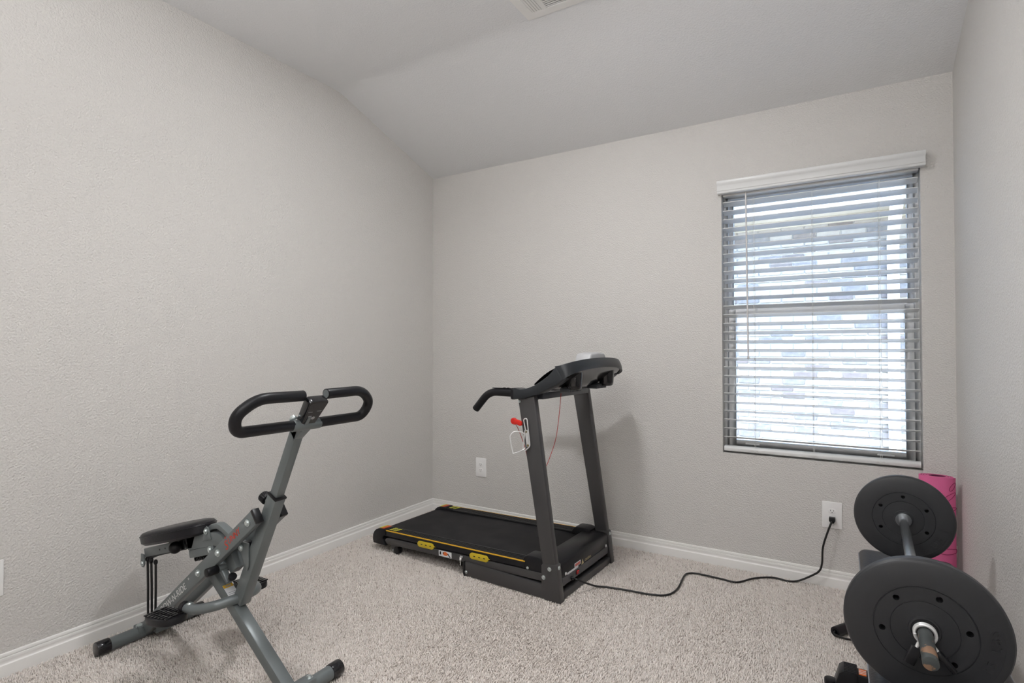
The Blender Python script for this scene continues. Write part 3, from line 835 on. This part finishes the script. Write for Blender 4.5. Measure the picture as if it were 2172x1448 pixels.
# stabilisers
for x, y0, y1, nm in ((-2.456, .975, 1.385, 'rear_stabilizer'), (-1.570, .985, 1.385, 'front_stabilizer')):
    st = MB().tube([q(x, y0 + .03, .027), q(x, y1 - .03, .027)], .0245, 22).build(nm, M_STEELP, rm)
    for a, b in ((y0, y0 + .046), (y1, y1 - .046)):
        MB().tube([q(x, a, .027), q(x, b, .027)], .0275, 22).build('end_cap', M_BLKGL, st, .003)
    for dy in (-.062, .062): bolt(MB(), q(x, YM + dy, .050), (-.2 if x > -2 else .5, 0, 1), .010, .012).build('bolt', M_BOLTS, st)
    MB().box(q(x - .024, YM - .075, .018), q(x + .024, YM + .075, .056)).build('saddle_bracket', M_STEELP, st, .004)
# front leg
LD = (q(-1.585, YM, .045) - q(-2.034, YM, .362)).normalized()
leg = MB().bar(q(-2.05, YM - .010, .373), q(-1.580, YM - .010, .042), .042, .040).build('front_leg', M_STEELP, rm, .004)
LN = V(-LD.z, 0, LD.x); LN = LN if LN.z > 0 else -LN
c0 = q(-1.922, YM - .010, 0); c0.z = .373 - (.128) * (.331 / .470); c0 = c0 + LN * .0204
lab = MB().prism([(-.030, -.0185), (.036, -.0185), (.036, .0185), (-.030, .0185)], c0, LD, (0, 1, 0), LN, 0, .0006).build('warning_label', M_STICK, leg)
MB().prism([(-.030, -.0185), (-.017, -.0185), (-.017, .0185), (-.030, .0185)], c0, LD, (0, 1, 0), LN, .0006, .001).build('print', mat('amber_print', (.62, .36, .02), .5), lab)
lt = MB()
for i in range(4): lt.prism([(.004 + i * .007, -.013), (.006 + i * .007, -.013), (.006 + i * .007, .013), (.004 + i * .007, .013)], c0, LD, (0, 1, 0), LN, .0006, .0009)
lt.prism([(-.026, -.010), (-.021, -.010), (-.021, .010), (-.026, .010)], c0, LD, (0, 1, 0), LN, .001, .0013)
lt.build('print', mat('label_text', (.30, .32, .34), .6), lab)
# T grip on the front leg
tc_ = q(-1.932, YM - .030, .386)
th_ = MB().tube([tc_ + V(0, -.020, 0), tc_ + V(0, .020, 0)], .0125, 16).bar(tc_ + V(0, 0, -.004), tc_ + LD * .055 + V(0, 0, -.012), .022, .014).build('adjuster_bar', M_STEELP, rm, .002)
for s in (-1, 1):
    MB().tube([tc_ + V(0, s * .018, 0), tc_ + V(0, s * .060, 0)], .0155, 18).build('foam_roller', M_FOAM, th_, .003)
kb = tc_ + LD * .062 + LN * .002
MB().cyl(kb, kb + LN * .010, .007, 12).cyl(kb + LN * .008, kb + LN * .024, .0130, 18, .0150).build('knob', M_BLKPL, th_, .003)
# handle post: sleeve + inner mast
PB, PT = q(-1.862, YM, .272), q(-1.663, YM, .678)
PDv = (PT - PB).normalized(); PN = V(PDv.z, 0, -PDv.x)
sl = MB().bar(PB, PT, .042, .048).build('lower_post', M_STEELP, rm, .004)
MB().bar(PT - PDv * .006, PT + PDv * .003, .045, .050).build('sleeve_collar', M_BLKPL, sl, .002)
MT = q(-1.553, YM, .918)
MB().bar(PT - PDv * .1, MT, .032, .036).build('upper_post', M_STEELP, rm, .003)
kp = PT - PDv * .045
ad_ = MB().cyl(kp - PN * .022, kp - PN * .040, .009, 12).build('knob_shaft', M_ZINC, sl)
kn = MB(); nf = 18; pf = []
for i in range(nf * 2):
    a = PI * i / nf; rr = .0205 if i % 2 else .0185; pf.append((rr * math.cos(a), rr * math.sin(a)))
kn.prism(pf, kp - PN * .038, (0, 1, 0), PDv, -PN, 0, .026).build('adjuster_knob', M_BLKPL, sl, .002)
# ear bracket on the post and the link to the seat
ear = q(-1.823, YM, .476)
for s in (-1, 1):
    MB().prism([(-.020, -.014), (.0, -.028), (.030, -.075), (.040, -.055), (.040, .022), (.0, .022), (-.018, .010)], ear, EX, EZ, EY, s * .024 - .0025, s * .024 + .0025).build('ear_plate', M_STEELP, sl, .001)
bolt(MB(), ear + V(-.002, -.0265, 0), (0, -1, 0), .0085, .008).build('bolt', M_ZINC, sl)
lk = spline([q(-2.058, YM, .495), q(-2.035, YM, .510), q(-2.0, YM, .519), q(-1.965, YM, .511), q(-1.91, YM, .490), q(-1.86, YM, .476), q(-1.820, YM, .474)], 6)
MB().sweep(lk, rrect(.030, .020, .004, 2)).build('seat_link', M_STEELP, rm)
MB().box(ear + V(-.024, -.020, -.013), ear + V(.004, .020, .013)).build('rubber_stop', M_BLKPL, rm, .003)
# foot tube and pedals
FT = spline([q(-2.010, YM - .118, .258), q(-1.950, YM - .112, .264), q(-1.895, YM - .078, .276), q(-1.868, YM - .03, .284), q(-1.862, YM, .285), q(-1.868, YM + .03, .284), q(-1.895, YM + .078, .276), q(-1.950, YM + .112, .264), q(-2.010, YM + .118, .258)], 6)
ftb = MB().tube(FT, .0175, 16).build('foot_tube', M_STEELP, rm)
for s in (-1, 1):
    pcn = q(-2.055, YM + s * .160, .238)
    out = []
    for i in range(36):
        a = 2 * PI * i / 36
        cx_ = math.cos(a); sy_ = math.sin(a)
        out.append((.078 * abs(cx_) ** .75 * (1 if cx_ > 0 else -1), .050 * abs(sy_) ** .8 * (1 if sy_ > 0 else -1)))
    ea = V(1, -s * .10, .10).normalized(); eb = V(0, 1, 0); eb = (eb - ea * eb.dot(ea)).normalized(); en = ea.cross(eb)
    pd = MB().prism(out, pcn, ea, eb, en, -.020, .004).build('pedal', M_BLKPL, ftb, .004)
    for i in range(-3, 4):
        for j in range(-1, 2):
            cx_, cy_ = i * .019, j * .029
            if (cx_ / .074) ** 2 + (cy_ / .052) ** 2 < 1.02:
                MB().prism([(cx_ - .0062, cy_ - .0118), (cx_ + .0062, cy_ - .0118), (cx_ + .0062, cy_ + .0118), (cx_ - .0062, cy_ + .0118)], pcn, ea, eb, en, .0035, .0085).build('tread_bar', M_BLKGL, pd, .0012)
    ax0 = q(-2.006, YM + s * .118, .258)
    MB().cyl(ax0, pcn + ea * .03 + V(0, -s * .02, -.006), .010, 12).cyl(ax0 + V(-.016, 0, 0), ax0 + V(.004, 0, 0), .0205, 16).build('pedal_axle', M_BLKPL, ftb)
    bolt(MB(), q(-1.985, YM + s * .117, .276), (0, 0, 1), .009, .006).build('bolt', M_ZINC, ftb)
# seat arm
SD = (q(-2.02, YM, .478) - q(-2.505, YM, .330)).normalized(); SN = V(-SD.z, 0, SD.x)
a0 = q(-2.530, YM, .318); a1 = q(-2.185, YM, .421)
sa = MB().bar(a0, a1 + SD * .08, .026, .036).build('seat_rail', M_STEELP, rm, .003)
for t in (.13, .175, .22, .265): MB().cyl(a0 + SD * t + V(0, -.0134, 0), a0 + SD * t + V(0, -.0120, 0), .0038, 10).build('hole', M_DARK, sa)
bl_ = a0 + SD * .298 + V(0, -.034, -.004)
MB().ball(bl_, .0235, 20).cyl(bl_, bl_ + V(0, .022, 0), .008, 10).build('ball_knob', M_BLKPL, sa)
# outer sleeve bending down to the beam pivot
el = fillet([a1 - SD * .005, q(-1.995, YM, .477), q(-1.935, YM, .445), q(-1.885, YM, .380)], .07, 8)
MB().sweep(el, rrect(.036, .050, .004, 2)).build('seat_sleeve', M_STEELP, rm)
lp = a1 + SD * .0 - SN * .040
lpl = MB().bar(lp, lp + SD * .170, .040, .030).build('pulley_bracket', M_STEELP, rm, .003)
bolt(MB(), lp + SD * .150 + V(0, -.020, .002), (0, -1, 0), .0095, .006).build('bolt', M_ZINC, lpl)
for t in (.020, .044, .068):
    MB().lathe([(.0055, -.009), (.0095, -.009), (.0095, .009), (.0055, .009)], lp + SD * t - SN * .022, EY, 14, True).build('band_hook', M_BLKPL, lpl)
# seat with pedestal
sc0 = q(-2.272, YM, .453); SDs = V(1, 0, .262).normalized(); SNs = V(-SDs.z, 0, SDs.x)
sd = MB(); sec = []
for h_, g in ((-.027, .90), (-.018, .985), (.004, 1.0), (.014, .985), (.021, .93), (.025, .80), (.0265, .5), (.0268, 0.02)):
    rw = []
    for i in range(44):
        a = 2 * PI * i / 44; cx_, sy_ = math.cos(a), math.sin(a)
        wv = .098 - .018 * cx_          # wide at the back
        rw.append(sc0 + SDs * (.200 * g * abs(cx_) ** .85 * (1 if cx_ > 0 else -1)) + V(0, wv * g * abs(sy_) ** .85 * (1 if sy_ > 0 else -1), 0) + SNs * h_)
    sec.append(rw)
sd.loft(sec, cu=True)
kk = len(sd.v); sd.f.append(list(range(44))[::-1]); sd.mi.append(0)
seat = sd.build('seat', M_LEATH, rm)
sec2 = []
pip = [sc0 + SDs * (.2005 * abs(math.cos(a)) ** .85 * (1 if math.cos(a) > 0 else -1)) + V(0, (.098 - .018 * math.cos(a)) * 1.003 * abs(math.sin(a)) ** .85 * (1 if math.sin(a) > 0 else -1), 0) + SNs * .008 for a in [2 * PI * i / 60 for i in range(60)]]
MB().tube(pip, .0018, 6, True).build('piping', M_LEATH, seat)
ps = sc0 - SNs * .026
MB().prism([(-.075, 0), (.135, 0), (.100, -.046), (.060, -.046), (.048, -.012), (.036, -.046), (-.040, -.046)], ps, SDs, SNs, EY, -.018, .018).build('seat_bracket', M_BLKPL, rm, .002)
sb_ = q(-2.052, YM, .482)
for s in (-1, 1):
    MB().prism([(-.026, -.030), (.030, -.014), (.012, .026), (-.002, .030), (-.014, .022)], sb_, EX, EZ, EY, s * .020 - .002, s * .020 + .002).build('clevis_plate', M_STEELP, rm, .001)
bolt(MB(), sb_ + V(-.002, -.022, .012), (0, -1, 0), .0085, .007).build('bolt', M_ZINC, rm)
# resistance bands hanging from the rear hook
hb = q(-2.532, YM - .0, .280)
hkp = MB().prism([(-.016, .034), (.014, .034), (.016, -.004), (.006, -.020), (-.010, -.020), (-.018, -.006)], hb, EX, EZ, EY, -.0175, -.0135).prism([(-.016, .034), (.014, .034), (.016, -.004), (.006, -.020), (-.010, -.020), (-.018, -.006)], hb, EX, EZ, EY, .0135, .0175).build('hook_bracket', M_STEELP, sa, .001)
bolt(MB(), hb + V(0, -.0175, -.004), (0, -1, 0), .008, .006).build('bolt', M_ZINC, sa)
up_ = MB().tube([hb + V(.02, 0, .018), hb + V(.10, 0, .050), hb + V(.30, 0, .112)], .0075, 10).build('band_guide', M_BLKPL, sa)
for i, dx in enumerate((0.012, .042, .078)):
    tp = hb + V(dx, -.004, .012); bt = q(-2.512 + i * .030, YM - .004, .060 + i * .016)
    bd = MB().tube([tp, (tp + bt) / 2 + V(.002, 0, 0), bt], .0046, 10).build('resistance_band', M_CORDB, rm)
    MB().ball(tp, .010, 12, (1, .8, 1.2)).build('band_end', M_BLKPL, bd)
# handlebar
HX = lambda z: -1.517 + (z - .932) * .46
hb0, hb1 = .932, 1.030
hc = q(HX(.930), YM, .930)
tb = MB().tube([hc + V(0, -.055, 0), hc + V(0, .055, 0)], .0185, 20).bar(MT - PDv * .03, hc - PDv * .0, .032, .036).build('handlebar_clamp', M_STEELP, rm, .002)
bolt(MB(), hc + V(-.012, -.036, .020), (-.5, 0, 1), .010, .012).build('bolt', M_ZINC, tb)
for s in (-1, 1):
    pth = fillet([q(HX(hb0), YM + s * .050, hb0), q(HX(.933), YM + s * .245, .933), q(HX(.985), YM + s * .262, .985), q(HX(hb1), YM + s * .205, hb1 + .002), q(HX(hb1), YM + s * .045, hb1)], .075, 10)
    gp = MB().tube(pth, .0172, 20).build('foam_grip', M_FOAM, rm, .002)
    e_ = q(HX(hb1), YM + s * .045, hb1)
    MB().tube([e_ + V(0, s * .004, 0), e_ + V(0, -s * .001, 0)], .0140, 18).build('end_plug', M_STEELP, gp)
# small computer on the handlebar, its face tilted back
co_ = q(-1.484, YM + .0, .977)
uC = V(.60, 0, .80).normalized(); nC = V(.80, 0, -.60).normalized(); sC = V(0, 1, 0)
def cpoly(w0, w1, h0, h1, r=.016, n=6):
    base_ = [(-w0, h0), (w0, h0), (w1, h1), (-w1, h1)]
    pts3 = fillet([V(a, b, 0) for a, b in base_ + base_[:2]], r, n)[1:]
    return [(p.x, p.y) for p in pts3[: 4 * (n + 1)]]
cm = MB().prism(cpoly(.026, .040, -.058, .050), co_, sC, uC, nC, -.020, .012).build('computer', M_BLKGL, rm, .005)
MB().prism(cpoly(.022, .035, -.052, .044, .012), co_, sC, uC, nC, .0118, .0126).build('back_cover', M_SCREEN, cm)
bk = MB()
bk.prism([(-.027, .006), (-.010, .006), (-.010, .0075), (-.027, .0075)], co_, sC, uC, nC, .0126, .013); bk.prism([(.006, .008), (.024, .008), (.024, .0095), (.006, .0095)], co_, sC, uC, nC, .0126, .013)
bk.prism([(.004 + .007 * math.cos(2 * PI * i / 16), -.020 + .006 * math.sin(2 * PI * i / 16)) for i in range(16)], co_, sC, uC, nC, .0126, .013)
bk.prism([(-.018, -.010), (-.006, -.010), (-.006, -.0135), (-.018, -.0135)], co_, sC, uC, nC, .0126, .0135)
bk.build('print', mat('grey_print', (.42, .42, .42), .5), cm)
MB().prism([(-.016, -.012), (-.006, -.012), (-.006, -.060), (-.020, -.060)], co_, sC, uC, nC, .0126, .0155).build('mount_tab', M_STEELP, cm)

# ------------------------------------------------------------------ weight bench
bn = thing('weight_bench', 'black padded flat weight bench carrying the barbell along the right wall', 'weight bench', (.185, 1.75, 0))
def soft_pad(name, x0, x1, y0, y1, z0, z1, r, parent):
    rows = []
    W_, H_ = (x1 - x0), (y1 - y0); cx_, cy_ = (x0 + x1) / 2, (y0 + y1) / 2
    for h_, g in ((z0, .006), (z0 + .004, 0), (z1 - .016, -.001), (z1 - .008, .003), (z1 - .002, .011), (z1, .026)):
        rows.append([V(cx_ + a, cy_ + b, h_) for a, b in rrect(W_ - 2 * g, H_ - 2 * g, max(.008, r - g), 7)])
    m = MB().loft(rows, cu=True); n = len(rows[0])
    b = len(rows) * n
    m.f.append(list(range(n))[::-1]); m.mi.append(0); m.f.append(list(range((len(rows) - 1) * n, len(rows) * n))); m.mi.append(0)
    p = m.build(name, M_LEATH, parent)
    MB().tube([V(cx_ + a, cy_ + b, z1 - .017) for a, b in rrect(W_ + .002, H_ + .002, r, 7)], .0022, 6, True).build('piping', mat('seam_thread', (.25, .26, .28), .6), p)
    return p
px0, px1 = -.135, .150
soft_pad('back_pad', px0, px1, -.42, .745, .368, .4195, .030, bn)
soft_pad('seat_pad', px0, px1, -.82, -.45, .368, .4195, .030, bn)
fm = MB().bar((.007, -.80, .345), (.007, .72, .345), .05, .05, (1, 0, 0)).build('spine_tube', M_BENCHST, bn, .004)
for y in (-.55, .465):
    MB().bar((.007, y, .33), (.007, y + (.03 if y > 0 else -.03), .05), .05, .05, (1, 0, 0)).build('leg', M_BENCHST, bn, .004)
    yb_ = y + (.03 if y > 0 else -.03)
    cb = MB().bar((-.19, yb_, .040), (.195, yb_, .040), .055, .050, (0, 1, 0)).build('floor_bar', M_BLKPL, bn, .003)
    for s in (-1, 1):
        xe = -.200 if s < 0 else .205
        cp = MB().prism([(.020, .000), (-.052, .000), (-.052, .070), (-.010, .070), (.002, .060)], (xe, yb_, .001), (s, 0, 0), EZ, EY, -.038, .038).build('foot_cap', M_BLKPL, cb, .003)
        for i in range(7):
            yy = yb_ - .030 + i * .010
            MB().box((xe + (.012 if s < 0 else -.050), yy - .0025, .0708), (xe + (.050 if s < 0 else -.012), yy + .0025, .0725)).build('rib', M_BLKPL, cp)
        MB().cyl((xe - (.028 if s < 0 else -.028), yb_ - .01, .002), (xe - (.028 if s < 0 else -.028), yb_ - .01, .022), .020, 20).build('rubber_foot', M_BLKPL, cp, .003)
        if s < 0:
            sk_ = MB().box((xe + .056, yb_ - .020, .0652), (xe + .078, yb_ + .020, .0664)).build('sticker', M_ORANGE, cb)
            l_ = MB()
            for i in range(3): l_.box((xe + .056, yb_ - .012 + i * .010, .0665), (xe + .078, yb_ - .009 + i * .010, .067))
            l_.build('print', M_STICK, sk_)

# ------------------------------------------------------------------ barbell, plates, collar
A0, A1 = V(.142, 1.325, .571), V(.190, 2.590, .575)
AX = (A1 - A0).normalized()
bb_ = thing('barbell_bar', 'steel barbell bar with a worn rusty end lying above the bench', 'barbell', A0)
loc = lambda y: AX * ((y - A0.y) / AX.y)
MB().cyl(loc(1.50), loc(2.59), .0135, 24).build('bar', M_CHROME, bb_)
MB().tube([loc(1.325), loc(1.50)], .0138, 24).build('worn_end', M_SLEEVE, bb_, .001)
MB().lathe([(.0136, 0), (.024, 0), (.025, .003), (.025, .016), (.022, .020), (.0136, .020)], loc(2.373), AX, 28, True).build('inner_collar', M_CHROME, bb_)
MB().lathe([(.0136, 0), (.024, 0), (.025, .003), (.025, .016), (.022, .020), (.0136, .020)], loc(1.515), AX, 28, True).build('inner_collar', M_CHROME, bb_)

PR = .150; TH = .036
def plate_mesh():
    m = MB()
    h = TH / 2
    pr_ = [(.0150, -h), (.0235, -h), (.0250, -h - .003), (.0285, -h - .003), (.0300, -h), (.0600, -h + .0005), (.0606, -h + .0014), (.0614, -h + .0014), (.0622, -h - .0002), (.0905, -h - .0002), (.0912, -h + .0018), (.0926, -h + .0018), (.0934, -h),
           (.141, -h + .001), (.1465, -h + .004), (PR, -h + .010), (PR, h - .010), (.1465, h - .004), (.141, h - .001), (.030, h), (.0150, h)]
    m.lathe(pr_, (0, 0, 0), (0, 1, 0), 96, True)
    o = m.build('tmp_plate', [M_WEIGHT, M_WEIGHTIN])
    cut = MB()
    cut.m = 0
    for i in range(6):
        a = R(18 + 60 * i)
        cut.cyl((.077 * math.cos(a), -.03, .077 * math.sin(a)), (.077 * math.cos(a), .012, .077 * math.sin(a)), .0064, 20)
    # sunken arc for the raised lettering
    arc = []
    for i in range(17): a = R(-36 + 72 * i / 16); arc.append((.1325 * math.cos(a), .1325 * math.sin(a)))
    for i in range(17): a = R(36 - 72 * i / 16); arc.append((.106 * math.cos(a), .106 * math.sin(a)))
    cut.prism(arc, (0, 0, 0), (1, 0, 0), (0, 0, 1), (0, 1, 0), -h - .01, -h + .0016)
    c2 = cut.build('tmp_cut', M_WEIGHTIN, weld=False)
    md = o.modifiers.new('b', 'BOOLEAN'); md.object = c2; md.operation = 'DIFFERENCE'; md.solver = 'EXACT'
    dg = bpy.context.evaluated_depsgraph_get()
    me = bpy.data.meshes.new_from_object(o.evaluated_get(dg))
    me.name = 'plate'
    bpy.data.objects.remove(o, do_unlink=True); bpy.data.objects.remove(c2, do_unlink=True)
    me.materials.clear(); me.materials.append(M_WEIGHT)
    for p in me.polygons: p.use_smooth = True; p.material_index = 0
    me.set_sharp_from_angle(angle=R(28))
    return me
plate_me = plate_mesh()
def letters(parent, txt, flip=False):
    for i, ch in enumerate(txt):
        if ch == ' ': continue
        a = R(20 - i * 8.0) if not flip else R(-20 + i * 8.0)
        d = V(math.cos(a), 0, math.sin(a)); tng = V(math.sin(a), 0, -math.cos(a))
        if flip: up_, rt = -d, -tng
        else: up_, rt = d, tng
        text_mesh('lettering', ch, .0225, frame(d * .1192 + V(0, -TH / 2 + .0010, 0), rt, up_, (0, -1, 0)), M_WEIGHT, parent, .0014, off=.0004)
AXR = Matrix.Rotation(0, 4, 'Y')
def plate(label, y, rot, flip):
    p = tag(link('weight_plate', plate_me), label, 'weight plate', 'fifteen pound plates on the barbell')
    pos = A0 + loc(y)
    qx = V(0, 1, 0).rotation_difference(AX).to_matrix().to_4x4()
    p.matrix_world = Matrix.Translation(pos) @ qx @ Matrix.Rotation(R(rot), 4, 'Y')
    letters(p, '15 LBS', flip)
    return p
plate('black 15 lb weight plate nearest the camera with the clip', 1.492, 8, True)
plate('black 15 lb weight plate at the window end of the barbell', 2.412, 48, True)

# spring collar gripping the bar end
sc = thing('spring_collar', 'spring clip collar with black grips on the worn bar end', 'barbell clip', A0 + loc(1.455))
e1 = AX.cross(V(0, 0, 1)).normalized(); e2 = e1.cross(AX).normalized()
if e2.z < 0: e2 = -e2
coil = []
for i in range(73):
    a = R(-118 - 60 + 360 * 2.0 * i / 72) + R(0)
    coil.append(e1 * .0185 * math.cos(a) + e2 * .0185 * math.sin(a) + AX * (-.004 + .014 * i / 72))
def arm(s):
    r0 = e1 * s * .010 - e2 * .0165
    return r0, (e1 * s * (.030 if s * e1.x < 0 else .048) - e2 * (.064 if s * e1.x < 0 else .060) - AX * .012)
MB().tube(coil, .0034, 10).build('coil', M_ALU, sc)
for s in (-1, 1):
    r0, r1 = arm(s)
    ar = MB().tube([r0, r0 * .3 + r1 * .7], .0034, 10).build('arm', M_ALU, sc)
    st_ = r0 * .72 + r1 * .28; en_ = r1
    MB().sweep([st_, en_], rrect(.0210, .0090, .0038, 4) if s * e1.x < 0 else rrect(.0100, .0210, .0038, 4), up=tuple(AX)).build('grip', M_BLKPL, ar, .0015)

# ------------------------------------------------------------------ rolled mat standing in the corner
ym = thing('exercise_mat', 'pink rolled exercise mat with leaf print standing in the corner', 'exercise mat', (.355, 3.055, 0))
def sp_pt(t, r0):
    """flattened roll: t in turns"""
    a = t * 2 * PI + 2.2
    g = r0 - .0072 * (3.6 - t)
    return V(g * 1.30 * math.cos(a), g * .82 * math.sin(a), 0)
ins, outs = [], []
NT = 220
for i in range(NT + 1):
    t = 3.6 * i / NT
    outs.append(sp_pt(t, .0525)); ins.append(sp_pt(t, .0525 - .0055))
m = MB(); k = NT + 1; H0, H1 = .002, .618
vs = [p + V(0, 0, H0) for p in outs] + [p + V(0, 0, H1) for p in outs] + [p + V(0, 0, H0) for p in ins] + [p + V(0, 0, H1) for p in ins]
m.add(vs, [])
for i in range(NT):
    m.m = 0
    m.f.append([i, i + 1, k + i + 1, k + i]); m.mi.append(0)
    m.f.append([2 * k + i + 1, 2 * k + i, 3 * k + i, 3 * k + i + 1]); m.mi.append(1)
    m.f.append([k + i, k + i + 1, 3 * k + i + 1, 3 * k + i]); m.mi.append(0)
    m.f.append([i + 1, i, 2 * k + i, 2 * k + i + 1]); m.mi.append(0)
m.f.append([0, k, 3 * k, 2 * k]); m.mi.append(0); m.f.append([NT, 2 * k + NT, 3 * k + NT, k + NT]); m.mi.append(0)
roll = m.build('roll', [M_PINK, M_BACKD], ym)
def surf(x, z):
    g = .0525
    x = max(-.066, min(.066, x)); s = -math.sqrt(max(0, 1 - (x / (g * 1.30)) ** 2)) * g * .82
    return V(x, s - .0009, z)
for (cx_, cz_, l_, w_, a_) in ((.030, .480, .040, .010, 10), (.040, .535, .030, .009, 40), (.052, .580, .020, .007, 60), (.020, .400, .045, .014, -20), (-.02, .33, .04, .013, 30), (.04, .30, .04, .012, 5), (.0, .22, .04, .014, -30), (.045, .20, .03, .010, 50), (-.03, .12, .04, .012, 20), (.03, .10, .04, .013, -10)):
    pts_ = []
    for i in range(28):
        t = 2 * PI * i / 28; u_ = l_ * math.cos(t); v_ = w_ * math.sin(t) * (1 - .25 * math.cos(t))
        ca, sa_ = math.cos(R(a_)), math.sin(R(a_))
        pts_.append(surf(cx_ + u_ * ca - v_ * sa_, cz_ + u_ * sa_ + v_ * ca))
    MB().tube(pts_, .0010, 5, True).build('leaf_print', M_PINKD, roll)

# ------------------------------------------------------------------ resistance band handle on the floor
rh = thing('exercise_band', 'black foam band handle lying on the carpet beside the bench', 'exercise band', (-.005, 2.66, 0))
h0, h1 = V(-.028, -.050, .022), V(.040, .055, .022)
MB().lathe([(.010, 0), (.019, 0), (.020, .004), (.020, (h1 - h0).length - .004), (.019, (h1 - h0).length), (.010, (h1 - h0).length)], h0, (h1 - h0), 24, True).build('foam_grip', M_FOAM, rh)
dv = (h1 - h0).normalized(); sd_ = V(dv.y, -dv.x, 0)
ap = (h0 + h1) / 2 + sd_ * .115 + V(0, 0, -.010)
MB().sweep([h0 - dv * .004, h1 + dv * .004], rrect(.006, .015, .002, 2)).build('core', M_BLKPL, rh)
stp = fillet([h0 + dv * .002, h0 - dv * .010 + V(0, 0, -.006), h0 - dv * .002 + sd_ * .03 + V(0, 0, -.010), ap, h1 + dv * .002 + sd_ * .03 + V(0, 0, -.010), h1 + dv * .010 + V(0, 0, -.006), h1 - dv * .002], .012, 5)
MB().sweep(stp, rrect(.0035, .014, .001, 1)).build('strap', M_CORDB, rh)
MB().tube(spline([ap, ap + sd_ * .04 + V(0, 0, .0), ap + sd_ * .07 + V(0, -.02, 0), ap + V(.08, -.10, 0)], 8), .0055, 10).build('tubing', M_CORDB, rh)
